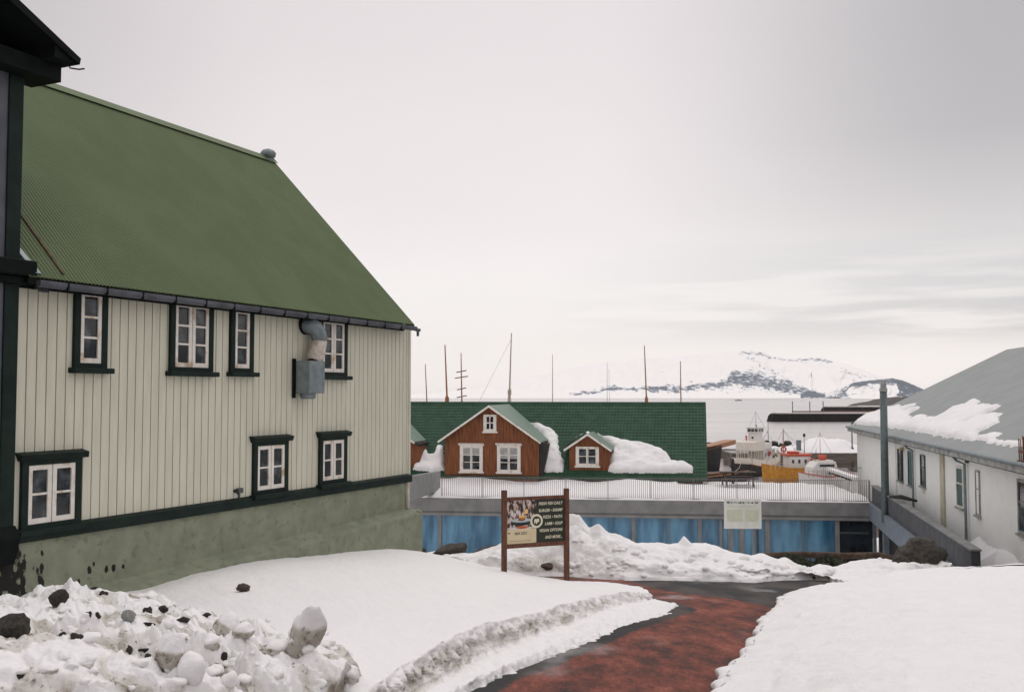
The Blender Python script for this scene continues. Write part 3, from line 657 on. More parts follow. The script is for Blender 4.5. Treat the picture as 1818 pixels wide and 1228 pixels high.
# seam of rust on the roof near the wing
p1 = HF.loc(P(110, 487, 1)); 
def roof_pt(px, py):
    nrm = HF.Y * (-(zR-zE)) + V((0, 0, 1)) * (yR-eo); nrm.normalize()
    return HF.loc(ray_plane(px, py, HF.world(0, eo, zE), nrm)), V((0, -(zR-zE), (yR-eo))).normalized()
a, nn = roof_pt(112, 488); b, _ = roof_pt(33, 393); b = V((a.x, a.y, a.z)) + (V((0, yR-eo, zR-zE)).normalized())*1.9
m = MB(); m.beam(a+nn*.012, b+nn*.012, .035, .03); m.build('seam_flashing', M('rust_stained_seam', (.07, .05, .03), (.13, .09, .05), 9, .85), house)
a, nn = roof_pt(66, 488); b = a + V((-.15, 1.0, sl_*1.0)); m = MB(); m.beam(a+nn*.02, b+nn*.02, .12, .04); m.build('valley_flashing', mt['vent'], house)
# corner boards
m = MB(); m.box(-.02, .06, -.03, .10, 0, zE_w-.05); m.build('corner_board', mt['wall'], house, bevel=.01)
m = MB(); q = HF.hit(722, 875, -.05); m.box(q.x-.03, q.x+.07, -.10, -.045, zl+.02, -.17); m.build('corner_strip', mt['sleeve'], house)
# ---- windows
def window(frame, parent, pxl, pxr, pyT, pyB, cols, nrows, hood=False, y=0, cas=.125, mats=('dgreen', 'white', 'glass'), sill=True, top_ext=0, sash_w=.075, name='window', split=True, reach=.16, bar=.035, curt=0):
    x0 = frame.hit(pxl, pyT, y).x; x1 = frame.hit(pxr, pyT, y).x; z1 = frame.hit(pxl, pyT, y).z; z0 = frame.hit(pxl, pyB, y).z
    return window_at(parent, x0, x1, z0, z1, cols, nrows, hood, y, cas, mats, sill, top_ext, sash_w, name, split, reach, bar, curt)
def window_at(parent, x0, x1, z0, z1, cols, nrows, hood=False, y=0, cas=.17, mats=('dgreen', 'white', 'glass'), sill=True, top_ext=0, sash_w=.075, name='window', split=True, reach=.16, bar=.035, curt=0):
    m = MB(); yf = y-.06
    m.box(x0-cas, x0, yf, y+.01, z0-.08, z1+cas*.6+top_ext); m.box(x1, x1+cas, yf, y+.01, z0-.08, z1+cas*.6+top_ext)
    m.box(x0, x1, yf, y+.01, z1, z1+cas*.6+top_ext)
    m.box(x0, x1, yf, y+.01, z0-.08, z0)
    w = m.build(name, mt[mats[0]], parent, bevel=.006)
    if sill:
        m = MB(); m.box(x0-cas-.07, x1+cas+.07, y-reach, y+.01, z0-.17, z0-.08); m.build('sill', mt[mats[0]], w, bevel=.012)
    if hood:
        m = MB(); zt = z1+cas*.6+top_ext
        m.prism([(x0-cas-.04, y-.09, zt), (x0-cas-.10, y-.17, zt+.10), (x0-cas-.10, y+.01, zt+.14), (x0-cas-.04, y+.01, zt)], (x1-x0+2*cas+.14, 0, 0)); m.build('hood', mt[mats[0]], w)
    gap = .02; leaves = cols if split else 1; wl = (x1-x0-gap*(leaves-1))/leaves
    for c in range(leaves):
        a = x0+c*(wl+gap); b = a+wl; m = MB(); s = sash_w
        m.box(a, a+s, y-.045, y+.01, z0, z1); m.box(b-s, b, y-.045, y+.01, z0, z1)
        m.box(a+s, b-s, y-.044, y+.01, z1-s, z1); m.box(a+s, b-s, y-.044, y+.01, z0, z0+s*1.1)
        zz0 = z0+s*1.1; zz1 = z1-s
        for r in range(1, nrows):
            zc = zz0+(zz1-zz0)*r/nrows; m.box(a+s, b-s, y-.040, y+.01, zc-bar/2, zc+bar/2)
        if not split:
            for q in range(1, cols):
                xc = a+(b-a)*q/cols; m.box(xc-bar/2, xc+bar/2, y-.042, y+.01, zz0, zz1)
        m.build('sash', mt[mats[1]], w)
        m = MB(); m.box(a+s-.01, b-s+.01, y-.018, y-.006, zz0-.01, zz1+.01); m.build('pane', mt[mats[2]], w)
        if curt:
            zc = zz1-(zz1-zz0)*curt; m = MB(); m.box(a+s-.005, b-s+.005, y-.0195, y-.0185, zc, zz1); m.build('curtain', mt['curtain'], w)
    return w
up = zE_w
def topext(pyT, pxl): return max(0, zE-.30 - HF.hit(pxl, pyT).z - .10)
window(HF, house, 141, 178.5, 517, 644, 1, 3, top_ext=.06)
window(HF, house, 309, 368.5, 536.5, 651, 2, 3, top_ext=.06)
window(HF, house, 415, 441, 549.5, 653, 1, 3, top_ext=.06)
window(HF, house, 571, 609, 568, 660, 2, 3, top_ext=.06)
window(HF, house, 47.5, 130.5, 826.5, 931, 2, 2, hood=True, reach=.14)
window(HF, house, 454.5, 502.5, 792, 870.5, 2, 2, hood=True)
window(HF, house, 570.5, 608, 782.5, 853, 2, 2, hood=True)
# ---- cross wing
wy = -.12; pE = None
wc = HF.hit(30, 700, wy-.03).x
bell = HF.hit(30, 462, wy)
tip = None
# eave tip: find outward reach so that it projects to (136,106) with the eave line in the cross direction
out = .95; al = .45
for _ in range(1):
    pass
def wpx(x, y, z): return proj(HF.world(x, y, z))
lo_, hi_ = 0.2, 2.0
for _ in range(40):
    out = (lo_+hi_)/2
    if wpx(wc+al, wy-out, 4)[0] < 136: lo_ = out
    else: hi_ = out
ztip = HF.hitx(136, 106, wc+al).z
W = 8.2; rise = .46; xr = wc+al-W/2-.4; zRw = ztip+rise*(wc+al-xr)
wcb = HF.hit(4, 700, wy-.03).x
m = MB(); m.box(wc-W, wcb, wy, wy+9.5, -3, ztip-.35); m.prism([(wc-W, wy, ztip-.35), (wc, wy, ztip-.35), (xr, wy, zRw-.35)], (0, 9.5, 0))
m.build('wing_wall', mt['wing'], house)
m = MB(); m.box(wcb, wc, wy-.03, wy+9.4, -.1, ztip-.05); m.build('wing_corner_board', mt['dgreen'], house, bevel=.01)
m = MB(); m.box(wc-W, wc+.02, wy-.04, .2, -.45, .12); m.prism([(wc-W, wy-.04, .12), (wc-W, wy-.04, -.45), (wc-W, wy-.16, -.05)], (W+.02, 0, 0)); m.build('wing_base_board', mt['blackgreen'], house)
m = MB(); zb0 = HF.hit(35, 490, -.2).z; zb1 = HF.hit(35, 462, -.2).z; m.box(wc-W, wc+.16, wy-.22, .1, zb0, zb1); m.box(wc-W, wc+.10, wy-.12, .1, zb0-.12, zb0); m.build('wing_cornice', mt['blackgreen'], house, bevel=.02)
m = MB()                                                          # roof slabs of the wing, thick dark boards
a0 = V((wc+al, wy-out, ztip)); a1 = V((xr, wy-out, zRw)); b0_ = V((xr-(wc+al-xr), wy-out, ztip))
m.prism([a0, a1, a1-V((0, 0, .2)), a0-V((.02, 0, .10))], (0, 11, 0)); m.prism([b0_, a1, a1-V((0, 0, .2)), b0_-V((-.02, 0, .10))], (0, 11, 0)); m.build('wing_roof', mt['blackgreen'], house)
m = MB(); m.prism([(wc+al-.03, wy-out+.05, ztip-.10), (wc+.0, wy-out+.05, ztip-.10), (wc+.0, wy-out+.05, ztip+.10)], (0, 9.5, 0)); m.box(wc-1.5, wc+al-.05, wy-.35, wy+.3, ztip-.34, ztip-.08)
m.build('wing_soffit', mt['blackgreen'], house)
m = MB(); m.tube([(wc+al-.12, wy-out+.12, ztip-.10), (wc+al-.12, wy-out+.10, ztip-.17), (wc+al-.06, wy-out-.02, ztip-.19), (wc+al+.0, wy-out-.08, ztip-.17)], .012, 6); m.build('gutter_hook', mt['blackgreen'], house)
# floodlight under the gutter near the wing
fl = HF.hit(68, 510, -.12); t = empty('floodlight', HF.world(fl.x, 0, fl.z), HF.a); tag(t, 'small grey floodlight under the gutter beside the dark green corner', 'lamp')
MB().box(-.03, .03, -.12, -.0, -.03, .03).build('bracket', mt['gutter'], t); MB().prism([(-.10, -.26, -.09), (.10, -.26, -.09), (.07, -.12, .06), (-.07, -.12, .06)], (0, .02, .07)).build('lamp_head', mt['gutter'], t, bevel=.01)
# tap
q = HF.hit(416, 871, 0); t = empty('outdoor_tap', HF.world(q.x, 0, q.z), HF.a); tag(t, 'small dark outdoor tap with pale pipe low on the corrugated wall', 'tap')
MB().tube([(0, 0, 0), (0, -.09, 0)], .035, 10).tube([(0, -.09, .0), (-.0, -.09, -.06)], .02, 8).build('valve', mt['black'], t); MB().box(.05, .20, -.06, -.0, -.05, .045).box(.11, .13, -.04, 0, -.25, -.05).build('pipe_cover', mt['gutter'], t)
# ---- extractor unit
xa = HF.hit(519, 660, 0).x; yo = HF.hitx(549.4, 660, xa).y; xb = HF.hit(577, 660, yo).x; z1 = HF.hit(549.4, 634+6, yo).z; z0 = HF.hit(549.4, 698, yo).z
t = empty('extractor_unit', HF.world((xa+xb)/2, 0, z0), HF.a); tag(t, 'grey metal extractor box with bent duct mounted on the corrugated wall', 'ventilation unit')
def L_(x, y, z): return (x-(xa+xb)/2, y, z-z0)
MB().box(xa-(xa+xb)/2, xb-(xa+xb)/2, yo, -.02, 0, z1-z0).build('housing', mt['vent'], t, bevel=.015)
MB().box(xa-(xa+xb)/2-.03, xa-(xa+xb)/2, -.1, -.02, -.10, z1-z0+.05).build('mounting_rail', mt['blackgreen'], t)
cy = yo*.55; cx = (xa+xb)/2
MB().tube([L_(cx-.05, cy, z0+.0), L_(cx-.05, cy, z0-.09), L_(cx-.05, cy, z0-.12)], [.17, .17, .13], 16).build('outlet', mt['vent'], t, smooth=False)
q1 = HF.hit(563, 625, cy); q2 = HF.hit(568, 604, cy); q3 = HF.hit(565, 592, cy); q4 = HF.hit(553, 579, cy*.75); q5 = HF.hit(545, 577, cy*.35); q6 = HF.hit(540, 577, -.0)
MB().tube([L_(q1.x-.12, q1.y, z1-.01), L_(q1.x-.05, q1.y, z1+.12), L_(q2.x, q2.y, q2.z)], [.15, .19, .165], 16, cap=False).build('sleeve', mt['sleeve'], t, smooth=True)
MB().tube([L_(q2.x, q2.y, q2.z), L_(q3.x, q3.y, q3.z), L_(q3.x-.09, q3.y*.95, q3.z+.12), L_(q4.x, q4.y, q4.z), L_(q5.x, q5.y, q5.z), L_(q6.x, -.02, q6.z)], [.175]*6, 18).build('elbow_duct', mt['vent'], t, smooth=True)
MB().tube([L_(q6.x, -.06, q6.z), L_(q6.x, -.01, q6.z)], [.21, .21], 18).build('wall_collar', mt['blackgreen'], t)
# ================================================================== TERRACE BUILDING with blue glass
TA = P(16.9, 0, 46.9)
pr = P(1546, 892, 46.9); plf = V((-4.6, 49.3, pr.z)); dv = (pr-plf); TF = Frame(V((plf.x, plf.y, pr.z)), math.atan2(dv.y, dv.x)); TL = V((dv.x, dv.y, 0)).length
terr = empty('glazed_terrace_building', TF.world(0, 0, -3.3), TF.a); tag(terr, 'low grey building with blue glass front and snowy flat roof terrace', 'building')
ZB = -3.3
def TZ(z): return z-ZB
zf = TF.hit(1300, 921, 0).z       # fascia bottom
XL, XR = -2.0, TL+.25
MB().box(XL, XR, 0, 9.5, TZ(-.32), TZ(0)).build('roof_deck', mt['grey'], terr)
MB().box(XL, XR, -.12, .0, TZ(zf+.22), TZ(.0)).box(XL, XR, -.05, .01, TZ(zf+.14), TZ(zf+.22)).box(XL, XR, -.10, 0, TZ(zf), TZ(zf+.14)).build('fascia', mt['grey'], terr, bevel=.01)
# frames and panes
muls = [(781,.17),(934,.05),(1125,.17),(1186,.05),(1242,.17),(1279,.12),(1294,.10),(1316,.22),(1345,.07),(1362,.22),(1425,.04),(1486,.20)]
mm_ = MB(); xs_ = []
for px, wd in muls:
    x = TF.hit(px, 930, .08).x; xs_.append((x, wd)); MB().box(x-wd/2, x+wd/2, .02, .22, TZ(-3.3), TZ(zf)).build('mullion', mt['grey' if px != 1345 else 'dgrey'], terr)
edges = [(-1.5, 0)] + xs_ 
for (xa_, wa), (xb_, wb) in zip(edges, edges[1:]):
    MB().box(xa_+wa/2, xb_-wb/2, .14, .16, TZ(-3.2), TZ(zf)).build('glass_panel', mt['bluepane'], terr)
x = TF.hit(1486, 930, .08).x
MB().box(x+.1, TL+.1, .14, .16, TZ(-3.2), TZ(zf)).build('glass_panel', mt['darkpane'], terr)
MB().box(x+.1, TL-.1, .06, .14, TZ(zf-.62), TZ(zf-.54)).build('transom', mt['dgrey'], terr); xx = TF.hit(1554, 930, .08).x
MB().box(xx-.1, xx+.03, .0, .14, TZ(-3.3), TZ(zf)).build('door_post', mt['bgrey'], terr)
MB().box(XL, TL, .5, 9.4, TZ(-3.3), TZ(-.33)).build('inner_wall', mt['black'], terr)
MB().box(XL, TL+1.2, -.35, .0, TZ(-3.3), TZ(-2.95)).build('doorstep', mt['soil'], terr)
# left return wall of the terrace (grey, sloping)
lp = [P(727,846,41), P(782,836,52.2), P(782,869,52.2), P(733,889,44.5), P(727,890,41)]
m = MB(); lp2 = [V((p.x, p.y, p.z)) for p in lp]; m.prism([TF.loc(p)-V((0, 0, ZB)) for p in lp2], (-.25, 0, 0)); m.build('side_wall', mt['grey'], terr)
# walkway running to the upper ground on the right: fascia slab, parapet
w0 = P(1546, 892, 46.9); w1 = P(1632, 958, 34.9); wd = (w1-w0); wd.z = 0; wd.normalize(); zD = w0.z
wn = V((-wd.y, wd.x, 0)) if V((-wd.y, wd.x, 0)).x > 0 else V((wd.y, -wd.x, 0))       # pointing right
wend = P(1733, 964, 27.6); Lw = (V((wend.x, wend.y, 0))-V((w0.x, w0.y, 0))).dot(wd); ztop = P(1545, 861.5, 46.9).z
walk = empty('walkway', (w0.x, w0.y, zD), math.atan2(wd.y, wd.x)); tag(walk, 'dark grey walkway with solid parapet sloping away beside the white warehouse', 'walkway')
s_ = 1 if V((-sin(math.atan2(wd.y, wd.x)), cos(math.atan2(wd.y, wd.x)), 0)).dot(wn) > 0 else -1
# local x along the walkway toward the camera, local y*s_ to the right
MB().box(0.0, Lw+.02, s_*.06, s_*.30, -.05, ztop-zD-.04).build('parapet', mt['dgrey'], walk)
MB().box(-.02, Lw+.05, s_*.03, s_*.33, ztop-zD-.04, ztop-zD+.02).build('coping', mt['grey'], walk, bevel=.01)
MB().box(-.3, Lw, -s_*.10, s_*.055, -.78, -.04).box(-.3, Lw, -s_*.13, s_*.05, -.04, 0).build('deck_edge', mt['bgrey'], walk)
MB().box(-.3, Lw, s_*.31, s_*2.4, -.5, -.05).build('deck', mt['grey'], walk)
MB().box(Lw-7, Lw, s_*.05, s_*.34, -2.2, -.05).build('retaining_wall', mt['dgrey'], walk)
for k in (3.2, 8.0): MB().box(k, k+.25, s_*.05, s_*.3, -3.6, -.78).build('column', mt['bgrey'], walk)
MB().box(.0, Lw-4, s_*.32, s_*.5, -3.6, -.5).build('opening_shade_panel', mt['black'], walk)  # black panel put in as the shade of the opening below the deck
# snow on the terrace
def terrace_snow():
    m = MB(); rows = []; n = 150; k = 56
    for j in range(k+1):
        y = -.06 + 8.4*j/k; row = []
        for i in range(n+1):
            x = -1.2 + (TL+1.15)*i/n; q = V((x, y, 0))
            h = .05 + .13*min(1, max(0, y)/.7) + .07*fr(q, 4, .5) + .02*fr(q, 3, 2.5)
            if j == 0: h = -.01
            if x > TL-1.5 and y > 3: h *= .6
            h += .34*max(0, min(1, (y-4.6)/2))*max(0, min(1, .35+1.1*noise.noise(V((x*.32, 3, 0)))))*(1 if x < 13 else .0)
            p = TF.world(x, y, h); row.append(p)
        rows.append(row)
    m.grid(rows); o = m.build('terrace_snow', SNOW, recenter=False, smooth=True, fix=False); tag(o, 'blanket of clean snow covering the roof terrace', 'snow cover', kind='stuff')
    return BVHTree.FromPolygons([tuple(v) for v in m.v], m.f)
bvT = terrace_snow()
# ---- railing along the terrace front
zr = TF.hit(1254, 849.5, .1).z
railing = empty('terrace_railing', TF.world(0, .1, 0), TF.a); tag(railing, 'long thin steel railing of close upright bars along the terrace edge', 'railing')
xa_ = TF.hit(784, 850, .1).x; xb_ = TL-.02
MB().box(xa_, xb_, -.012, .012, zr-.02, zr).build('top_rail', mt['rail'], railing); MB().box(xa_, xb_, -.012, .012, .05, .07).build('bottom_rail', mt['rail'], railing)
npan = 10; wdp = (xb_-xa_)/npan
for k in range(npan):
    m = MB(); a = xa_+k*wdp; nb = int(wdp/.094)
    for i in range(nb): x = a+(i+.5)*wdp/nb; m.box(x-.011, x+.011, -.008, .008, -.28, zr-.02)
    m.build('bar_panel', mt['rail'], railing); MB().box(a-.012, a+.012, -.03, -.0125, -.3, zr).build('post', mt['rail'], railing)
MB().box(xb_-.02, xb_+.02, -.03, .02, -.3, zr).build('post', mt['rail'], railing)
r2 = empty('side_railing', TF.world(TL-.2, 3.0, 0), TF.a); tag(r2, 'short steel railing at the warehouse corner behind the terrace', 'railing')
m = MB(); 
for i in range(28): m.box(-.6+i*.1, -.6+i*.1+.016, 3.9, 3.915, -.2, zr+.1)
m.build('bar_panel', mt['rail'], r2); MB().box(-.6, 2.2, 3.89, 3.925, zr+.08, zr+.11).build('top_rail', mt['rail'], r2)
# picnic table on the terrace
q = on([bvT], 1310, 862) or TF.world(14, 6, .1)
t = empty('picnic_table', q, TF.a+.1); tag(t, 'dark wooden picnic table standing in terrace snow by the harbour', 'picnic table')
MB().box(-.95, .95, -.36, .36, .70, .75).build('tabletop', mt['table'], t, bevel=.01)
for s in (-1, 1):
    MB().box(-.95, .95, s*.62-.13, s*.62+.13, .42, .46).build('bench', mt['table'], t, bevel=.01)
    MB().beam((s*.7, -.62, 0), (s*.7, -.22, .70), .05, .09).beam((s*.7, .62, 0), (s*.7, .22, .70), .05, .09).box(s*.7-.03, s*.7+.03, -.74, .74, .36, .42).build('frame', mt['table'], t)
t = empty('deck_post', TF.world(TF.hit(1303, 860, 7.2).x, 7.6, 0)); tag(t, 'stout black post with a knob top beyond the picnic table', 'post')
MB().tube([(0, 0, -.2), (0, 0, 1.0)], .09, 10).build('shaft', mt['black'], t); MB().tube([(0, 0, 1.0), (0, 0, 1.08), (0, 0, 1.5), (0, 0, 1.55)], [.13, .15, .06, .02], 10).build('cap', mt['black'], t)
# ================================================================== BROWN AND GREEN HARBOUR HOUSE
ha = math.atan2(-.185, 1); o0 = P(1255, 851, 54.3)
BF = Frame(o0, ha); BF.o = BF.world(0, .3, 0)                     # wall plane is y=0; eave at y=-.3
ze = BF.hit(1255, 851, -.3).z; xve = BF.hit(1255, 851, -.3).x; rr = BF.hitx(1252, 716, xve); yr_, zr_ = rr.y, rr.z
hh = empty('harbour_house', BF.world(0, 0, 0), ha); tag(hh, 'brown timber house with long dark green tiled roof and white window trim', 'house')
XLh = BF.hit(600, 800, 0).x
print('harbour roof', yr_, zr_, ze, 'pitch', math.degrees(math.atan2(zr_-ze, yr_+.3)))
def tiles(x0, x1, y0, z0, y1, z1, rows_, pitch=.20, k=4, amp=.014, lip=.02):
    m = MB(); nrm = V((0, -(z1-z0), (y1-y0))).normalized(); nrm = nrm if nrm.z > 0 else -nrm; n = int((x1-x0)/pitch*k); R_ = []
    for r in range(rows_):
        for tt, off in ((0.0, lip), (1.0, 0.0)):
            t = (r+tt)/rows_; R_.append([V((x0+(x1-x0)*i/n, y0+(y1-y0)*t, z0+(z1-z0)*t))+nrm*(amp*sin(2*pi*i/k)*(1 if i % k else 1)+off) for i in range(n+1)])
    return m.grid(R_)
tiles(XLh, xve, -.3, ze, yr_, zr_, 24).build('roof', mt['broof'], hh, fix=False)
tiles(XLh, xve, 2*yr_+.3, ze, yr_, zr_, 24).build('roof', mt['broof'], hh, fix=False)
MB().prism([(XLh, yr_-.14, zr_-.06), (XLh, yr_, zr_+.09), (XLh, yr_+.14, zr_-.06)], (xve-XLh+.03, 0, 0)).build('ridge_cap', mt['broof'], hh)
m = MB(); m.prism([(xve, -.3, ze-.03), (xve, yr_, zr_-.03), (xve, yr_, zr_-.22), (xve, -.15, ze-.22)], (.04, 0, 0)); m.prism([(xve, 2*yr_+.3, ze-.03), (xve, yr_, zr_-.03), (xve, yr_, zr_-.22), (xve, 2*yr_+.15, ze-.22)], (.04, 0, 0)); m.build('verge_board', mt['broof'], hh)
MB().box(XLh, xve-.2, 0, 2*yr_, -8, ze+.1).prism([(XLh, 0, ze+.1), (XLh, yr_, zr_-.2), (XLh, 2*yr_, ze+.1)], (xve-.2-XLh, 0, 0)).build('wall', mt['brown'], hh)
MB().box(XLh, xve, -.34, -.26, ze-.12, ze-.01).build('gutter', mt['broof'], hh)
# gabled bay
def boards(m, x0, x1, y, z0, ztop, step=.135):
    """vertical weather boards with little gaps; ztop(x) gives the height"""
    n = max(1, int(round((x1-x0)/step))); st = (x1-x0)/n
    for i in range(n):
        a = x0+i*st+.006; b = x0+(i+1)*st-.006; dy = random.uniform(0, .012)
        m.prism([(a, y-dy, z0), (b, y-dy, z0), (b, y-dy, ztop(b)), (a, y-dy, ztop(a))], (0, .03, 0))
    return m
def dormer(pxl, pxr, py_apex, px_apex, tipl, tipr, py_bot, yf, ov, name, depth, thick=.07, top_mat='broof2'):
    xl = BF.hit(pxl, 830, yf).x; xr_ = BF.hit(pxr, 830, yf).x; ap = BF.hit(px_apex, py_apex, yf-ov); tl = BF.hit(tipl[0], tipl[1], yf-ov); tr = BF.hit(tipr[0], tipr[1], yf-ov)
    zb = BF.hit(px_apex, py_bot, yf).z; xm = (tl.x+tr.x)/2; zt = (tl.z+tr.z)/2; half = (tr.x-tl.x)/2; k = (ap.z-zt)/half
    top = lambda x: ap.z-.10-k*abs(x-xm)
    root = MB(); root.prism([(xl, yf+.03, zb), (xr_, yf+.03, zb), (xr_, yf+.03, top(xr_)), (xm, yf+.03, top(xm)), (xl, yf+.03, top(xl))], (0, depth, 0)); d = root.build(name, mt['brown'], hh)
    boards(MB(), xl, xr_, yf+.0, zb, top).build('board_front', mt['brown'], d)
    for s in (-1, 1):
        e = V((xm+s*half, yf-ov, zt)); a = V((xm, yf-ov, ap.z))
        MB().prism([e, a, a-V((0, 0, thick)), e-V((0, 0, thick))], (0, depth+ov, 0)).build('dormer_roof', mt[top_mat], d)
        MB().prism([e+V((0, -.035, -.02)), a+V((0, -.035, -.0)), a+V((0, -.035, -.13)), e+V((s*-.02, -.035, -.13))], (0, .034, 0)).build('barge_board', mt['white'], d)
    # dark soffit under the overhang on the right side
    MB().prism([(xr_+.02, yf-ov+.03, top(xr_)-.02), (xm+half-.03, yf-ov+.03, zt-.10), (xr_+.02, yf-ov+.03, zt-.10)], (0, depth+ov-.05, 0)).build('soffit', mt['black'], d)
    return d, (xl, xr_, zb, ap.z, xm, k, half, zt)
bay, bi = dormer(790, 957, 719, 866.5, (777, 783), (960, 783), 870, -.25, .35, 'gable_bay', 6.0)
# flared lower right cheek of the bay
xl, xr_, zb, za, xm, k_, half, zt = bi
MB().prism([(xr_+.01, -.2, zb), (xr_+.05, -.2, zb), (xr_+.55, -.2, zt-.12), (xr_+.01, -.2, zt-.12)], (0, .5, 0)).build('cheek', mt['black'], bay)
wr0 = (BF.Y*(-(zr_-ze)) + V((0, 0, 1))*(yr_+.3)).normalized()
ysm = BF.loc(ray_plane(1044, 835, BF.world(0, -.3, ze), wr0)).y
print('small dormer y', ysm)
sm, si = dormer(1011, 1082, 769, 1044, (1000.5, 797), (1086, 798), 837, ysm, .25, 'small_dormer', 4.0)
lm, li = dormer(660, 745, 754, 697, (652, 784), (736, 783), 860, .3, .25, 'small_dormer', 4.0)
wk = dict(mats=('white', 'white', 'glass'), cas=.14, sash_w=.05, bar=.04)
window(BF, bay, 821, 853, 793, 834, 2, 3, hood=True, y=-.26, reach=.08, curt=.33, **wk)
window(BF, bay, 887, 920, 793, 835, 2, 3, hood=True, y=-.26, reach=.08, curt=.5, **wk)
window(BF, bay, 862.5, 877.5, 738, 763, 2, 2, hood=False, y=-.26, reach=.08, split=False, mats=('white', 'white', 'glass'), cas=.13, sash_w=.05, bar=.06)
window(BF, sm, 1026.5, 1059, 795, 824, 2, 2, hood=False, y=ysm-.01, reach=.08, split=True, **wk)
# roof snow
rn = V((0, -(zr_-ze), (yr_+.3))).normalized(); uy = V((0, yr_+.3, zr_-ze)).normalized()
wrn = (BF.Y*rn.y + V((0, 0, 1))*rn.z); p_on = BF.world(0, -.3, ze)
def rp(px, py):
    p = BF.loc(ray_plane(px, py, p_on, wrn)) - V((0, -.3, ze)); return (p.x, p.dot(uy))
def roof_snow(poly, label, th=.28):
    pl_ = [rp(*p) for p in poly]; m = snow_slab('x', pl_, (0, -.3, ze), (1, 0, 0), uy, rn, th, .06, .35, .32)
    w_ = MB(); w_.v = [tuple(BF.world(*v)) for v in m.v]; w_.f = m.f
    o = w_.build('roof_snow', SNOW, smooth=True, fix=False); tag(o, label, 'snow patch')
    if o.data.polygons[len(o.data.polygons)//2].normal.z < 0: o.data.flip_normals()
roof_snow([(733,834),(740,816),(748,806),(755,797),(763,808),(770,808),(776,792),(786,792),(790,835),(770,838)], 'ragged snow patch between corrugated house wall and tall gabled bay')
roof_snow([(940,752),(962,756),(985,767),(991,775),(990,790),(996,808),(1001,820),(1000,838),(960,838),(958,828),(972,795),(962,775)], 'narrow tongue of snow between tall gabled bay and small dormer')
roof_snow([(1058,768),(1070,776),(1090,779),(1120,786),(1148,790),(1170,798),(1185,808),(1193,820),(1222,824),(1230,830),(1229,839),(1180,840),(1090,839),(1079,836),(1082,812),(1090,798),(1074,785)], 'largest snow patch lying right of the small dormer on green tiles', .34)
# snow on the left slope of the small dormer
xl, xr_, zb, za, xm, k_, half, zt = si
m = MB(); rows = []
for j in range(9):
    y = ysm-.27+1.5*j/8; rows.append([tuple(BF.world(xm-half*1.02*(i/14), y, za-k_*half*(i/14)+(.0 if i in (0,) else .03+.16*sin(pi*(.15+.85*i/14))*(1+.3*noise.noise(V((i*.4, j, 0))))*(1 if i < 14 else 0)))) for i in range(15)])
o = MB().grid(rows).build('dormer_snow', SNOW, smooth=True); tag(o, 'thin cushion of snow on the left slope of the small dormer', 'snow patch')
# ================================================================== WHITE WAREHOUSE (right)
e0 = P(1523, 757, 55.0); va = ray(1240, 700); wa = math.atan2(va.y, va.x)
WF = Frame(e0, wa + pi)                                            # local +x towards the camera, local +y towards its inside
if WF.Y.x < 0: WF = Frame(e0, wa + pi); 
# wa+pi: X points to camera (-Y); Y = rotate +90 of X -> +X world side
ware = empty('white_warehouse', WF.world(0, 0, -3.2), WF.a); tag(ware, 'white rendered warehouse with grey roof patched with snow', 'warehouse')
def Wz(z): return z+3.2
Lh = 34.0; rwp = None
print('warehouse frame', WF.X, WF.Y)
fr_ = None
rp_ = WF.hitx(1788, 620, -.4); ryw, rzw = rp_.y, rp_.z
MB().box(0, Lh, 0, 2*ryw-.3, Wz(-4.5), Wz(.02)).prism([(0, 0, Wz(.02)), (0, ryw, Wz(rzw-.25)), (0, 2*ryw, Wz(.02))], (Lh, 0, 0)).build('wall', mt['whouse'], ware)
xq = WF.hit(1592, 820).x
MB().box(-.05, xq, -.05, .0, Wz(-4.4), Wz(-.28)).build('end_bay_render', mt['whouse'], ware)
eoW = -.45; zeW = .02
m = MB(); nrmW = V((0, -(rzw-zeW), ryw-eoW)).normalized()
m.prism([(-.45, eoW, Wz(zeW)), (-.45, ryw, Wz(rzw)), (-.45, ryw, Wz(rzw-.12)), (-.45, eoW, Wz(zeW-.10))], (Lh+.45, 0, 0)); m.prism([(-.45, 2*ryw-eoW, Wz(zeW)), (-.45, ryw, Wz(rzw)), (-.45, ryw, Wz(rzw-.12)), (-.45, 2*ryw-eoW, Wz(zeW-.10))], (Lh+.45, 0, 0)); m.build('roof', mt['wroof'], ware)
MB().box(-.5, Lh, eoW-.04, .0, Wz(-.26), Wz(zeW-.03)).build('eave_slab', mt['wconc'], ware, bevel=.015)
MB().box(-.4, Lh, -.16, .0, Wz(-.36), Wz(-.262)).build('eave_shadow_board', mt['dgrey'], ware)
m = MB(); m.tube([(-.45, eoW-.09, Wz(-.02)), (Lh, eoW-.09, Wz(-.02))], .06, 8); m.build('gutter', mt['vent'], ware)
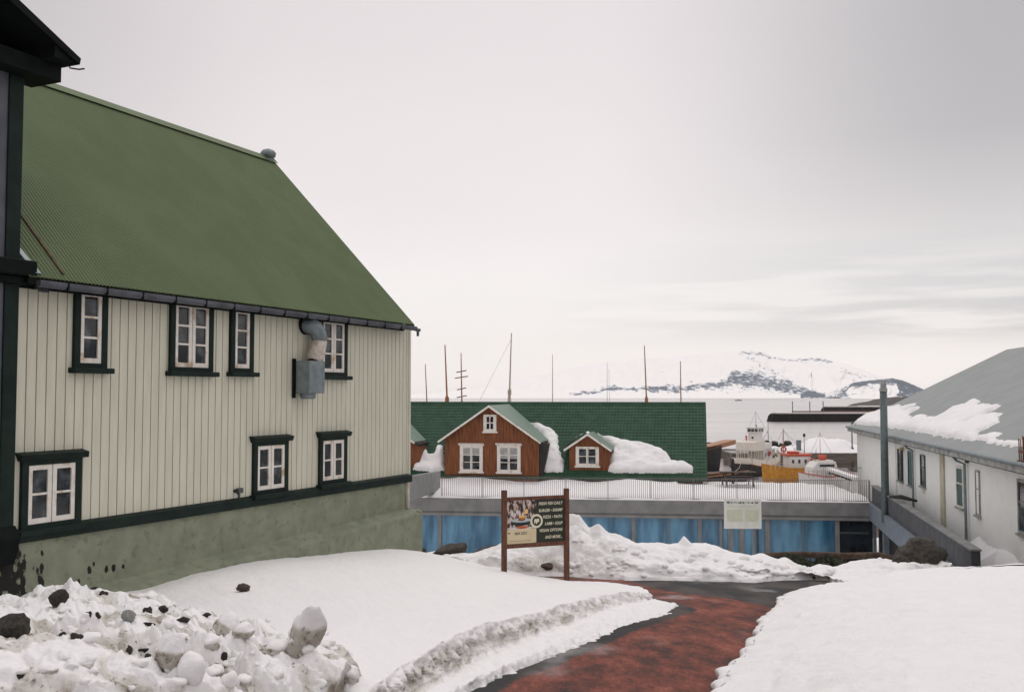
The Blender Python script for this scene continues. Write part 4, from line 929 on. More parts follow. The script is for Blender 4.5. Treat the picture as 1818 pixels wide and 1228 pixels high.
def wwin(pxa, pxb, pya, pyb, mats, name='window', frame_w=.05, pv=0.0):
    a = WF.hit(pxa, pya, pv); b = WF.hit(pxb, pya, pv); zb = WF.hit(pxa, pyb, pv).z; x0, x1 = sorted((a.x, b.x)); z0, z1 = Wz(zb), Wz(a.z)
    m = MB(); f = frame_w; y = pv
    m.box(x0, x0+f, y-.05, y+.01, z0, z1); m.box(x1-f, x1, y-.05, y+.01, z0, z1); m.box(x0+f, x1-f, y-.05, y+.01, z1-f, z1); m.box(x0+f, x1-f, y-.05, y+.01, z0, z0+f); m.box(x0+f, x1-f, y-.04, y+.01, (z0+z1)/2+.1, (z0+z1)/2+.14)
    o = m.build(name, mt[mats[0]], ware); MB().box(x0+f, x1-f, y-.02, y-.005, z0+f, z1-f).build('pane', mt[mats[1]], o)
    MB().box(x0-.06, x1+.06, y-.10, y+.01, z0-.07, z0-.003).build('sill', mt['wconc'], o)
    return o
wwin(1594.5, 1601, 796, 851, ('dgrey', 'glass'), pv=-.05)
wwin(1613, 1618.5, 800, 859, ('teal', 'teal')); wwin(1635, 1643, 806, 861, ('teal', 'glass'))
wwin(1699, 1711, 827, 897, ('white', 'teal')); wwin(1733, 1740, 834, 912, ('wconc', 'whouse')); wwin(1808, 1832, 849, 944, ('wconc', 'glass'), frame_w=.08)
a = WF.hit(1670.5, 798).x; b = WF.hit(1677, 798).x; MB().box(a, b, -.06, .0, Wz(-3.0), Wz(-.36)).build('pilaster', M('stained_pilaster', (.40, .37, .27), (.5, .48, .38), 3, .9), ware)
for ptop, plow in (((1608, 781), (1620, 897)), ((1695, 798), (1713, 955))):
    a = WF.hit(ptop[0], ptop[1], -.3); b = WF.hit(plow[0], ptop[1]+8, -.08); c = WF.hit(plow[0], plow[1], -.08)
    MB().tube([(a.x, eoW-.05, Wz(-.1)), (a.x, -.25, Wz(-.42)), (b.x, -.1, Wz(-.5)), (b.x, -.09, Wz(-3.1))], .045, 8).build('downpipe', mt['vent'], ware)
a = WF.hit(1719, 815); MB().box(a.x-.08, a.x+.08, -.09, 0, Wz(a.z)-.12, Wz(a.z)+.12).build('junction_box', mt['dgrey'], ware)
a = WF.hit(1605, 797); MB().box(a.x-.3, a.x+.05, -.14, -.05, Wz(a.z)-.05, Wz(a.z)+.05).build('yellow_bracket', M('yellow_paint', (.5, .4, .12), rough=.6), ware)
a = WF.hit(1640, 868); MB().box(a.x-.12, a.x+.12, -.012, 0, Wz(a.z)-.16, Wz(a.z)).build('rust_stain', mt['sleeve'], ware)
# roof snow on the warehouse
wn3 = WF.Y*nrmW.y + V((0, 0, 1))*nrmW.z; uyW = V((0, ryw-eoW, rzw-zeW)).normalized(); pW = WF.world(0, eoW, zeW)
def rpw(px, py):
    p = WF.loc(ray_plane(px, py, pW, wn3)) - V((0, eoW, zeW)); return (p.x, p.dot(uyW))
def zz(l, s=5.58, ox=1500, oy=600): return [(ox+x/s, oy+y/s) for x, y in l]
def ware_snow(poly, label, th=.16, res=.11):
    pl_ = [rpw(*p) for p in poly]; m = snow_slab('x', pl_, (0, eoW, zeW), (1, 0, 0), uyW, nrmW, th, res, .4, .4, wob=.15)
    w_ = MB(); w_.v = [tuple(WF.world(*v)) for v in m.v]; w_.f = m.f; o = w_.build('roof_snow', SNOW, smooth=True, fix=False)
    if o.data.polygons[len(o.data.polygons)//2].normal.z < 0: o.data.flip_normals()
    tag(o, label, 'snow patch')
ware_snow(zz([(100,842),(200,775),(400,705),(470,688),(560,668),(535,700),(600,690),(700,652),(690,672),(570,728),(640,722),(760,676),(740,700),(625,752),(655,790),(610,830),(700,785),(780,770),(815,772),(800,800),(860,785),(920,792),(980,765),(1060,700),(1110,676),(1200,672),(1270,635),(1335,613),(1345,635),(1290,685),(1370,660),(1440,662),(1440,690),(1530,676),(1500,705),(1400,742),(1300,800),(1170,845),(1290,815),(1400,765),(1470,748),(1560,750),(1510,790),(1520,835),(1440,880),(1330,930),(1290,975),(1280,1020),(900,965),(560,900),(350,872),(90,850)]), 'broad snow patch with torn upper edge on the grey warehouse roof')
ware_snow(zz([(1270,1005),(1350,965),(1440,950),(1530,930),(1552,950),(1480,1000),(1560,1030),(1660,1018),(1775,1030),(1775,1085),(1600,1065),(1400,1030)]), 'small low snow patch near the rusty bars on the warehouse eave', .10)
# rusty bars at the eave
q = WF.loc(P(1808, 792, 27.4)); t = empty('rusty_guard', WF.world(WF.hit(1808, 800, eoW).x, eoW+.05, .0), WF.a); tag(t, 'cluster of rusty upright steel bars on the warehouse eave', 'steel bars')
for k, (dx, h) in enumerate([(-.12, .62), (-.02, .66), (.05, .60), (.13, .86), (.24, .7), (.36, .66)]): MB().tube([(dx*.9, .1*(k % 2), 0), (dx*.9, .1*(k % 2), h)], .017, 6).build('bar', mt['rust'], t)
MB().box(-.14, .40, -.02, .14, .26, .31).build('cross_bar', mt['rust'], t); MB().box(-.2, .45, -.04, .16, -.02, .05).build('base_plate', mt['rust'], t)
# pole
yp = 42.3; p_t = P(1567.5, 676, yp); p_b = P(1571.5, 872, yp); X = (p_t.x+p_b.x)/2
t = empty('steel_pole', (p_b.x, yp, p_b.z-1.3)); tag(t, 'tall grey-green steel pole standing behind the dark parapet', 'pole')
MB().tube([(0, 0, 0), (0, 0, p_t.z-p_b.z+1.3-.45)], [.165, .145], 16).build('shaft', mt['pole'], t, smooth=True)
hz_ = p_t.z-p_b.z+1.3
MB().tube([(0, 0, hz_-.45), (0, 0, hz_-.41), (0, 0, hz_-.30), (0, 0, hz_-.29), (0, 0, hz_)], [.16, .17, .16, .12, .13], 14).build('cap', mt['wconc'], t, smooth=False)
# small dark thing on the walkway
q = P(1600, 884, 39.5); t = MB(); 
m = MB().tube([q+V((-.35, .3, .02)), q+V((0, 0, .05)), q+V((.28, -.8, -.02))], [.05, .09, .05], 8); o = m.build('dark_bundle', mt['black'], smooth=True); tag(o, 'dark bundle lying along the parapet top near the steel pole', 'bundle')
# ================================================================== SIGNS
sl0 = P(895, 1012, 21.5); sr0 = P(1006, 1033, 22.1); sa = math.atan2(sr0.y-sl0.y, sr0.x-sl0.x)
SF = Frame((sl0.x, sl0.y, sr0.z), sa)
sign = empty('menu_sign', SF.o, sa); tag(sign, 'brown timber restaurant sign on two posts with food photo and menu words', 'sign')
WS = (V((sr0.x, sr0.y, 0))-V((sl0.x, sl0.y, 0))).length; ztl = SF.hit(892.5, 870, 0).z; ztr = SF.hit(1006, 866.5, 0).z
MB().box(-.05, .05, -.05, .05, -.4, ztl).build('post', mt['signwood'], sign, bevel=.008); MB().box(WS-.05, WS+.05, -.05, .05, -.5, ztr).build('post', mt['signwood'], sign, bevel=.008)
zrt = SF.hit(950, 880.5).z; zrb = SF.hit(950, 886.0).z; z2t = SF.hit(950, 962.5).z; z2b = SF.hit(950, 970).z
MB().box(.05, WS-.05, -.04, .04, zrb, zrt).build('rail', mt['signwood'], sign, bevel=.006); MB().box(.05, WS-.05, -.04, .04, z2b, z2t).build('rail', mt['signwood'], sign, bevel=.006)
xs0, xs1, xsm = .06, WS-.06, .06+(WS-.12)*.50; zp0, zp1 = z2t, zrb
panel = MB().box(xs0, xs1, -.012, .012, zp0, zp1).build('panel', mt['dpanel'], sign)
def SX(zx): return xs0+(zx-240)/(930-240)*(xs1-xs0)          # zoomed sheet coords of the panel
def SZ(zy, zx=585):
    top = 222+(190-222)*(zx-240)/690+10; bot = 752+(712-752)*(zx-240)/690
    return zp1-(zy-top)/(bot-top)*(zp1-zp0)
zsp = zp0+(zp1-zp0)*.335
MB().box(xs0, SX(588), -.0155, -.0125, zp0, zsp).build('phone_panel', mt['cpanel'], panel)
# the food photograph: a generic pan with flames, built as flat printed pieces
def blob(x, z, rx, rz_, y, mat, name, n=22, irr=.12, seed=0):
    random.seed(seed+int(x*999)); p = [(x+rx*cos(2*pi*i/n)*(1+irr*random.uniform(-1, 1)), y, z+rz_*sin(2*pi*i/n)*(1+irr*random.uniform(-1, 1))) for i in range(n)]
    return MB().prism(p, (0, .001, 0)).build(name, mat, photo)
photo = MB().box(xs0, SX(585), -.0155, -.0125, zsp, zp1).build('food_photo', M('photo_print_background', (.015, .012, .014), (.62, .50, .44), 9, .5, lo=.44, hi=.60, stretch=(2.0, 1, .8), c3=(.45, .16, .05), s3=11), panel)
pxm = (xs0+SX(585))/2-.01; pw = (SX(585)-xs0)
cf = lambda n, c: M(n, c, rough=.5)
blob(pxm+.0, zsp+.02, pw*.48, .025, -.0165, cf('photo_white', (.60, .56, .54)), 'tablecloth')
blob(pxm+.0, zsp+.145, pw*.36, .075, -.0175, cf('photo_black', (.01, .012, .013)), 'pan', irr=.02)
blob(pxm+.02, zsp+.035, pw*.22, .028, -.017, cf('photo_ember', (.45, .09, .03)), 'ember', irr=.3)
blob(pxm+.0, zsp+.185, pw*.36, .048, -.0185, cf('photo_blue', (.30, .40, .45)), 'pan_rim', irr=.02)
blob(pxm+.0, zsp+.195, pw*.32, .036, -.0195, cf('photo_food', (.50, .48, .44)), 'food', irr=.05)
blob(pxm+.01, zsp+.205, pw*.12, .030, -.0205, cf('photo_brown', (.18, .06, .03)), 'meat', irr=.2)
blob(pxm+.02, zsp+.255, pw*.09, .045, -.0205, cf('photo_flame', (.85, .42, .10)), 'flame', irr=.35)
blob(pxm+.12, zsp+.36, pw*.07, .055, -.0205, cf('photo_flame2', (.85, .50, .22)), 'flame', irr=.35)
for k, (dx, dz) in enumerate([(-.22, .33), (-.16, .30), (-.04, .34), (.04, .30), (-.10, .37)]): blob(pxm+dx*.95, zsp+dz, pw*.035, .06, -.0165-.0004*k, cf('photo_glassware', (.66, .58, .58)), 'glassware', irr=.3, seed=k)
# round emblem
ex, ez = SX(590), zp0+(zp1-zp0)*.50
def ring(x, z, r, y, mat, name, par, n=40): return MB().prism([(x+r*cos(2*pi*i/n), y, z+r*sin(2*pi*i/n)) for i in range(n)], (0, .0012, 0)).build(name, mat, par)
ring(ex, ez, .150, -.0225, mt['cream2'], 'emblem', panel); ring(ex, ez, .104, -.0245, mt['dpanel'], 'emblem_disc', panel)
lf = [(-.05,-.065),(-.062,-.02),(-.058,.03),(-.03,.052),(-.005,.038),(.02,.055),(.055,.045),(.062,.0),(.045,-.03),(.02,-.02),(.012,-.05),(-.012,-.068),(-.02,-.03),(-.035,-.02)]
MB().prism([(ex+a, -.0262, ez+b) for a, b in lf], (0, .0012, 0)).build('emblem_mark', mt['cream2'], panel)
def text(s, x, z, size, mat, par, align='RIGHT', y=-.018, shear=.2, ext=.001, sx=1.0, name='lettering', bold=0):
    cu = bpy.data.curves.new(name, 'FONT'); cu.body = s; cu.size = size; cu.align_x = align; cu.shear = shear; cu.extrude = ext; cu.space_character = 1.05; cu.offset = bold
    o = bpy.data.objects.new(name, cu); COL.objects.link(o); dg = bpy.context.evaluated_depsgraph_get(); me = bpy.data.meshes.new_from_object(o.evaluated_get(dg)); bpy.data.objects.remove(o)
    me.transform(Matrix.Translation((x, y, z)) @ Matrix.Rotation(pi/2, 4, 'X') @ Matrix.Diagonal((sx, 1, 1, 1))); me.materials.clear(); me.materials.append(mat)
    o = bpy.data.objects.new(name, me); COL.objects.link(o); o.parent = par; return o
for s, fz in (('FRESH FISH DAILY', .10), ('BURGER • SHRIMP', .262), ('PIZZA • PASTA', .415), ('LAMB • SOUP', .572), ('VEGAN OPTIONS', .725), ('AND MORE...', .885)):
    text(s, SX(903), zp1-(zp1-zp0)*fz-.032, .088, mt['cream2'], panel, sx=.78, bold=.002)
text('464 2551', SX(405), zp0+(zp1-zp0)*.205, .085, mt['ink'], panel, 'CENTER', shear=.15, sx=.9, bold=.001)
MB().prism([(SX(262)+.03*cos(a)*(1 if a < 3.14 else .6), -.018, zp0+(zp1-zp0)*.235+.03*sin(a)) for a in [i*pi/6 for i in range(12)]][:7], (0, .001, 0)).build('handset_mark', mt['ink'], panel)
MB().box(SX(270), SX(520), -.0165, -.0156, zp0+.055, zp0+.062).build('rule_line', mt['signwood'], panel)
# info sign further down
isg = P(1317.5, 938, 30.0); IF = Frame((isg.x, isg.y, isg.z), R(-3)); inf = empty('information_sign', IF.world(0, 0, -1.9), IF.a); tag(inf, 'pale green and white information board with small print before the blue glass', 'sign')
xl_ = IF.hit(1285.5, 900).x; xr2 = IF.hit(1351.5, 900).x; zt_ = IF.hit(1317, 885).z; Z = lambda z: z+1.9
ip = MB().box(xl_, xr2, -.015, .015, Z(0), Z(zt_)).build('panel', mt['bwhite'], inf, bevel=.004)
MB().box(xl_+.03, xr2-.03, -.018, -.0152, Z(.03), Z(zt_-.03)).build('print_sheet', mt['ipanel'], ip)
cw = (xr2-xl_)
MB().box(xl_+.08, xl_+cw*.49, -.021, -.0182, Z(zt_*.24), Z(zt_*.64)).build('text_column', mt['igreen'], ip); MB().box(xl_+cw*.56, xr2-.08, -.021, -.0182, Z(zt_*.24), Z(zt_*.64)).build('text_column', mt['igreen'], ip)
m = MB(); random.seed(5)
for k in range(26):
    x = xl_+.08+k*(cw-.16)/26; h = random.uniform(.01, .035); m.box(x, x+random.uniform(.015, .04), -.0205, -.0183, Z(zt_*.88-h), Z(zt_*.88+h*random.uniform(.2, 1)))
m.build('heading_marks', mt['gutter'], ip)
m = MB()
for k in range(5): m.box(xl_+.1, xr2-.1-random.uniform(0, .2), -.0205, -.0183, Z(zt_*(.70+.022*k)), Z(zt_*(.70+.022*k)+.006))
m.build('text_lines', mt['igreen'], ip)
for dx in (-.30, .34): MB().box(dx-.03, dx+.03, .016, .07, -.5, Z(zt_*.9)).build('post', mt['grey'], inf)
# ================================================================== ROCKS, CHUNKS
def rock_mesh(seed, sub=3, flat=1.0, amp=.30, sharp=.5):
    bm = bmesh.new(); bmesh.ops.create_icosphere(bm, subdivisions=sub, radius=1)
    off = V((seed*3.7, seed*1.3, seed*7.1))
    for v in bm.verts:
        p = v.co.copy(); c = noise.voronoi(p*1.3+off)[0]; d = 1 + amp*noise.noise(p*1.1+off) + sharp*(c[1]-c[0])*.5 - .1 + .07*fr(p+off, 3, 3.5)
        d += .05*(.5-noise.voronoi(p*3.3+off)[0][0]) if sub > 2 else 0; v.co = p*d; v.co.z *= flat
    me = bpy.data.meshes.new('rock'); bm.to_mesh(me); bm.free(); return me
def put(name, me, loc, scale, rot, mat, label, cat, group=None, smooth=True, dirt_shade=None):
    me = me.copy() if not me.materials else me
    me.name = name
    if not me.materials: me.materials.append(mat)
    me.polygons.foreach_set('use_smooth', [smooth]*len(me.polygons))
    if dirt_shade is not None:
        a = me.attributes.new('dirt_shade', 'FLOAT', 'POINT'); a.data.foreach_set('value', [max(0, dirt_shade*(1.1 if v.co.z < .15 else .15) + .15*noise.noise(v.co*2)) for v in me.vertices])  # lower half greyed more: dirt plus painted shade of the underside
    o = bpy.data.objects.new(name, me); COL.objects.link(o); o.location = loc; o.scale = scale; o.rotation_euler = rot; tag(o, label, cat, group); return o
def place(name, px, py, wpx_, hpx, mat, label, cat, seed, rot=(0, 0, 0), group=None, sink=.25, bvhs=None, dirt_shade=None, depth=1.0, **k):
    p = on(bvhs or NEAR, px, py)
    if p is None: p = G(px, py, .4)
    s = p.y/F; w_ = wpx_*s/2; h_ = hpx*s/2
    return put(name, rock_mesh(seed, **k), p+V((0, w_*depth*.6, h_*(1-2*sink))), (w_, w_*depth, h_), rot, mat, label, cat, group, dirt_shade=dirt_shade)
# dirty slab of ice-snow standing in the heap
place('snow_slab', 545, 1160, 62, 102, SNOW, 'tall dirty upright slab of snow at the right end of the heap', 'snow chunk', 11, rot=(R(12), R(8), .5), sink=.10, dirt_shade=.6, depth=.45, amp=.35, sharp=.15)
place('snow_block', 528, 1165, 58, 66, SNOW, 'grey pitted snow block leaning on the tall upright slab', 'snow chunk', 14, rot=(0, 0, 1.1), sink=.15, dirt_shade=.65, depth=.7, amp=.35, sharp=.2)
place('snow_boulder', 334, 1215, 52, 66, SNOW, 'smooth white egg-shaped snow boulder at the bottom of the heap', 'snow chunk', 15, sink=.15, dirt_shade=.05, amp=.15, sharp=.2)
place('snow_block', 300, 1188, 52, 74, SNOW, 'dirty grey snow block behind the egg-shaped snow boulder', 'snow chunk', 19, rot=(0, .2, .4), sink=.15, dirt_shade=.62, depth=.7)
place('snow_block', 400, 1128, 46, 46, SNOW, 'greyish oblong snow block left of its rounder twin', 'snow chunk', 22, rot=(0, .5, .3), sink=.2, dirt_shade=.5)
place('snow_block', 428, 1132, 40, 32, SNOW, 'round grey snow block touching an oblong one on its left', 'snow chunk', 25, sink=.2, dirt_shade=.55)
place('snow_block', 612, 1208, 50, 32, SNOW, 'flat brownish snow block near the foot of the dirty snow edge', 'snow chunk', 28, rot=(0, .4, .3), sink=.25, dirt_shade=.55)
place('snow_block', 492, 1158, 46, 30, SNOW, 'low grey snow block just left of the pitted block', 'snow chunk', 31, sink=.3, dirt_shade=.45)
place('snow_boulder', 545, 1160, 24, 16, SNOW, 'small white snowball at the foot of the tall upright slab', 'snow chunk', 33, sink=.1, dirt_shade=.05, amp=.1)
place('rock', 14, 1132, 64, 46, mt['rock'], 'large dark brown boulder under snow at the left picture edge', 'rock', 41, sink=.2)
place('rock', 100, 1076, 34, 36, mt['rock'], 'brown stone showing high on the heap below the cracked plinth', 'rock', 42, rot=(0, .3, 0), sink=.2)
place('rock', 226, 1102, 24, 24, mt['wconc'], 'pale mottled stone in the middle of the snow heap', 'rock', 43, sink=.2)
place('wooden_block', 430, 1050, 25, 15, mt['table'], 'short brown wooden stump alone on the smooth snow field', 'wood', 47, sink=.1, amp=.1, sharp=.7)
random.seed(21); grp = 'small dark stones poking out of the snow heap'
for i, (px, py, w_, h_) in enumerate([(165,1046,14,8),(182,1054,12,8),(157,1092,12,12),(172,1094,10,10),(262,1085,14,10),(285,1084,18,14),(263,1110,16,8),(108,1128,12,12),(135,1132,20,12),(222,1155,18,8),(250,1156,16,8),(258,1166,12,7),(36,1200,14,20),(322,1103,16,12),(395,1168,12,16),(412,1176,14,8),(126,1182,8,8),(300,1145,22,12),(365,1092,14,8)]):
    place('stone', px, py, w_*1.15, h_*.95, mt['rock'], 'small dark stone poking out of the bumpy snow heap', 'stone', 60+i, rot=(random.uniform(-.4,.4), random.uniform(-.5,.5), random.uniform(0, 3)), sink=.5, group=grp, sub=2, amp=.75, sharp=1.3)
grp2 = 'rounded snow lumps on the heap'
for i in range(48):
    px = random.uniform(0, 600); py = random.uniform(1060+px*.09, 1225); s = random.uniform(9, 30)*(1 if py > 1120 else .7)
    place('snow_lump', px, py, s*random.uniform(.9, 1.4), s*random.uniform(.7, 1.1), SNOW, 'rounded white snow lump among many on the bumpy heap', 'snow lump', 120+i % 14, rot=(0, 0, random.uniform(0, 6)), sink=.46, dirt_shade=random.choice((.1, .25, .35, .5)), group=grp2, sub=3, amp=.5, sharp=.25)
grp3 = 'snow clods on the ploughed bank'
for i in range(70):
    px = random.uniform(1000, 1480); py = random.uniform(interp([(1000, 925), (1100, 965), (1200, 975), (1480, 1015)], px), 1026); s = random.uniform(7, 17)
    place('snow_clod', px, py, s*1.2, s*.8, SNOW, 'loose snow clod among others on the ploughed bank', 'snow clod', 140+i % 12, rot=(0, 0, random.uniform(0, 6)), sink=.4, dirt_shade=random.choice((0, .05, .2)), group=grp3, sub=2)
# dirt clod low on the bank behind the menu sign
place('rock', 972, 1010, 26, 16, mt['soil'], 'brown clod of earth in the dirty bank seen under the menu sign', 'rock', 51, sink=.4)
# rocks by the glass building (left) and boulder (right)
def rk(px, py, Y, wpx_, hpx, seed, label, rot=(0, 0, 0), mat='rock', name='rock', cat='rock', depth=.8, **k):
    p = P(px, py, Y); s = Y/F; return put(name, rock_mesh(seed, **k), p, (wpx_*s/2, wpx_*s/2*depth, hpx*s/2), rot, mt[mat], label, cat)
rk(800, 978, 28.6, 66, 24, 71, 'flat dark rock beside the green plinth before the blue glass', (0, R(-12), 0), amp=.15, sharp=.7)
rk(866, 979, 28.6, 60, 20, 72, 'flat dark rock just left of the menu sign post', (0, R(-14), 0), amp=.15, sharp=.7)
rk(751, 982, 28.4, 14, 18, 75, 'small dark stone in the gap beside the green plinth')
rk(1633, 992, 26.5, 84, 66, 73, 'big dark basalt boulder below the walkway parapet', (0, R(4), .4), depth=.9, amp=.3, sharp=.7)
rk(1600, 1003, 26.2, 40, 32, 74, 'lower dark boulder leaning on the big one beside the snow', (0, 0, 1), depth=.9)
# earth rim at the doorstep
m = MB().tube([P(1330, 998, 29), P(1360, 986, 29.2), P(1420, 984, 29.4), P(1500, 986, 29.4), P(1560, 985, 29.2), P(1600, 992, 28.6)], [.05, .09, .10, .09, .09, .05], 10); o = m.build('earth_bank', mt['soil'], smooth=True); tag(o, kind='structure')
# hedge
def leafy(name, px0, px1, pyt, pyb, Y, n, label):
    a = P(px0, pyb, Y); b = P(px1, pyb, Y); h = (pyb-pyt)*Y/F; m = MB(); random.seed(int(px0))
    for i in range(n):
        t = random.random(); hh_ = h*(.75+.35*noise.noise(V((t*6, px0, 0))))*sqrt(max(.05, sin(pi*min(.98, max(.02, t))))); p = a.lerp(b, t)+V((0, random.gauss(0, .22), random.random()*hh_*1.05))
        d = V((random.gauss(0, 1), random.gauss(0, 1), random.gauss(0, 1))).normalized()*.075; e = d.orthogonal().normalized()*.03
        m.add([p-d, p+e, p+d, p-e], [(0, 1, 2, 3)])
    root = empty(name, ((a+b)/2)); tag(root, label, 'shrub'); m.v = [tuple(V(v)-(a+b)/2) for v in m.v]; m.build('foliage', mt['hedge'], root, fix=False)
    m = MB()
    for i in range(26):
        t = random.random(); p = a.lerp(b, t)-(a+b)/2; m.tube([p+V((0, 0, -.3)), p+V((random.gauss(0, .12), random.gauss(0, .1), h*.9))], [.012, .005], 5)
    m.build('stem', mt['soil'], root)
leafy('shrub', 1372, 1440, 983, 1003, 28.3, 1500, 'low dark shrub with snow against it below the wide blue pane')
leafy('shrub', 1446, 1502, 985, 1006, 28.4, 1300, 'low dark shrub right of its neighbour near the dark doorway')
# dead twigs by the path end
for px, py, lab in ((1446, 1028, 'tuft of dry dark grass at the snow edge of the path'), (1473, 1030, 'second tuft of dry grass nearest the path end')):
    p = on(NEAR, px, py) or G(px, py, .1); m = MB(); random.seed(px)
    for i in range(26): m.tube([V((0, 0, 0)), V((random.gauss(0, .07), random.gauss(0, .07), random.uniform(.08, .2)))], [.006, .002], 4)
    m.v = [tuple(V(v)+p) for v in m.v]; o = m.build('grass_tuft', mt['soil']); tag(o, lab, 'grass')
# ================================================================== HARBOUR
SEA = -12.0
def hull(L, B, fb, sheer=.5, draft=.8, n=22, bow=.42, stern=.75):
    """hull along +x (bow), waterline z=0"""
    m = MB(); rows = []
    for i in range(n+1):
        t = i/n; x = -L/2+L*t
        b = B/2*(min(1, (stern+(1-stern)*sin(pi/2*min(1, t/.3)))) if t < .5 else 1)
        if t > 1-bow: b *= max(.02, cos(pi/2*((t-(1-bow))/bow)**1.7))
        top = fb+sheer*((2*t-.9)**2); xx = x + (L*.03*((top)/fb)) * (t-.5)
        row = []
        for s in (-1, -.96, -.8, -.45, 0, .45, .8, .96, 1):
            zz_ = -draft + (top+draft)*(abs(s)**2.2); bb = b*(abs(s)**.6 if abs(s) > 0 else 0); row.append((xx + .05*L*(zz_/fb)*(1 if t > .9 else 0)*.4, math.copysign(bb, s) if s else 0, zz_))
        rows.append(row)
    m.grid(rows); k = len(rows[0])
    m.f.append(tuple(range(k)));
    dk = MB(); drows = [[(r[0][0], r[0][1]*.96, r[0][2]-.25), (r[0][0], 0, r[0][2]-.2), (r[-1][0], r[-1][1]*.96, r[0][2]-.25)] for r in rows]; dk.grid(drows)
    bl = MB()
    for sgn in (0, -1):
        for q in range(len(rows)-1):
            a = V(rows[q][sgn]); b_ = V(rows[q+1][sgn]); bl.beam(a+V((0, 0, .02)), b_+V((0, 0, .02)), .10, .12)
    return m, dk, bl
def wrow(par, x0, x1, n, y, z0, z1, mat='glass', dy=.02, fx=.62, name='window'):
    for i in range(n):
        a = x0+(x1-x0)*(i+.5-fx/2)/n; b = x0+(x1-x0)*(i+.5+fx/2)/n; MB().box(a, b, y-dy, y+dy, z0, z1).build(name, mt[mat], par)
# --- tall white passenger boat with dark hull
bt = P(1349, 841, 150); t = empty('tour_boat', (bt.x, 150, SEA), R(52)); tag(t, 'white tour boat with tall wheelhouse, posts around its rounded stern and black hull', 'boat')
h_, d_, b_ = hull(12, 3.8, 1.35, .75, stern=.8); h_.build('hull', mt['black'], t, smooth=True, fix=False); d_.build('deck', mt['tan'], t, fix=False)
m = MB(); n = 22; rows = [[], []]
for s in (-1, 1):
    R0 = []; R1 = []
    for i in range(n+1):
        tt = i/n; x = -6+12*tt; b = 1.9*(min(1, (.8+.2*sin(pi/2*min(1, tt/.3)))) if tt < .5 else 1)
        if tt > .58: b *= max(.02, cos(pi/2*((tt-.58)/.42)**1.7))
        top = 1.35+.75*((2*tt-.9)**2) + .5*tt; R0.append((x, s*(b+.04), top-.05)); R1.append((x, s*(b+.08), top+.85))
    m.grid([R0, R1])
m.add([(-6.04, -1.5, 1.85), (-6.04, 1.5, 1.85), (-6.12, 1.55, 2.8), (-6.12, -1.55, 2.8)], [(0, 1, 2, 3)])
m.build('bulwark', mt['cream'], t, fix=False); b_.build('rubbing_rail', mt['tan'], t)
m = MB(); m.tube([(-4.4, 0, 3.75), (-4.4, 0, 3.95), (-4.4, 0, 5.0), (-4.4, 0, 5.15)], [1.55, 1.62, 1.55, 1.4], 20); m.box(-4.4, -1.4, -1.58, 1.58, 3.76, 5.12)
m.build('awning', mt['cream'], t)
for i in range(10):
    a = pi/2+pi*i/9; MB().tube([(-4.4+1.52*cos(a), 1.52*sin(a), 1.6), (-4.4+1.52*cos(a), 1.52*sin(a), 3.8)], .045, 6).build('awning_post', mt['cream'], t)
for i in range(5):
    for s in (-1, 1): MB().box(-3.9+i*.6, -3.82+i*.6, s*1.52-.04, s*1.52+.04, 1.6, 3.8).build('awning_post', mt['cream'], t)
MB().box(-1.4, 1.8, -1.2, 1.2, 1.6, 4.75).build('deckhouse', mt['bwhite'], t, bevel=.05)
w_ = MB().box(-2.2, -.6, -.8, .8, 4.7, 6.35).build('bridge_tower', mt['bwhite'], t, bevel=.05)
wh = MB().box(-2.4, -.5, -.92, .92, 6.35, 7.05).build('wheelhouse', mt['bwhite'], t, bevel=.03); MB().box(-2.5, -.4, -1.02, 1.02, 7.05, 7.15).build('roof', mt['bwhite'], wh)
wrow(wh, -2.35, -.55, 3, -.93, 6.5, 6.9); wrow(wh, -2.35, -.55, 3, .93, 6.5, 6.9)
for i in range(3): MB().box(-2.43, -2.39, -.8+i*.56, -.35+i*.56, 6.5, 6.9).build('window', mt['glass'], wh)
MB().tube([(-2.22, .1, 5.6), (-2.18, .1, 5.6)], .17, 12).build('porthole', mt['glass'], t); MB().box(-.9, -.4, -1.22, -1.19, 2.7, 3.3).build('window', mt['glass'], t)
MB().tube([(-1.2, 0, 7.1), (-1.2, 0, 9.6)], [.03, .015], 6).box(-1.5, -.9, -.03, .03, 7.4, 7.46).tube([(-1.9, -.4, 7.1), (-1.9, -.4, 7.45)], .09, 6).build('aerial', mt['rail'], t); MB().tube([(-2.6, .9, 5.0), (-2.6, .9, 5.9)], [.10, .14], 8).build('funnel', mt['red'], t)
MB().tube([(-5.9, 0, 2.7), (-6.6, .2, 1.4), (-7.6, .4, .9)], .03, 4).build('mooring_rope', mt['cream'], t)
def lifering(par, x, y, z, r=.38, axis='y'):
    pts = [(x+(r*cos(a) if axis == 'y' else 0), y+(0 if axis == 'y' else r*cos(a)), z+r*sin(a)) for a in [i*pi/8 for i in range(17)]]; MB().tube(pts, .11, 7, cap=False).build('life_ring', mt['red'], par)
lifering(t, .5, -1.35, 3.2, .3)
m = MB()
for i in range(14): m.tube([(-1.3+i*.5, -1.45, 2.9), (-1.3+i*.5, -1.45, 3.9)], .02, 4)
m.tube([(-1.3, -1.45, 3.9), (5.2, -1.45, 3.9)], .02, 4); m.tube([(-1.2, 0, 9.4), (5.5, 0, 4.2)], .015, 4); m.tube([(-1.2, 0, 9.4), (-5.6, 0, 5.2)], .015, 4); m.tube([(3.2, 0, 2), (3.2, 0, 8.5)], [.07, .03], 6); m.tube([(3.2, 0, 6.5), (1.0, 0, 5.0)], .03, 5)
m.build('rigging', mt['gutter'], t)
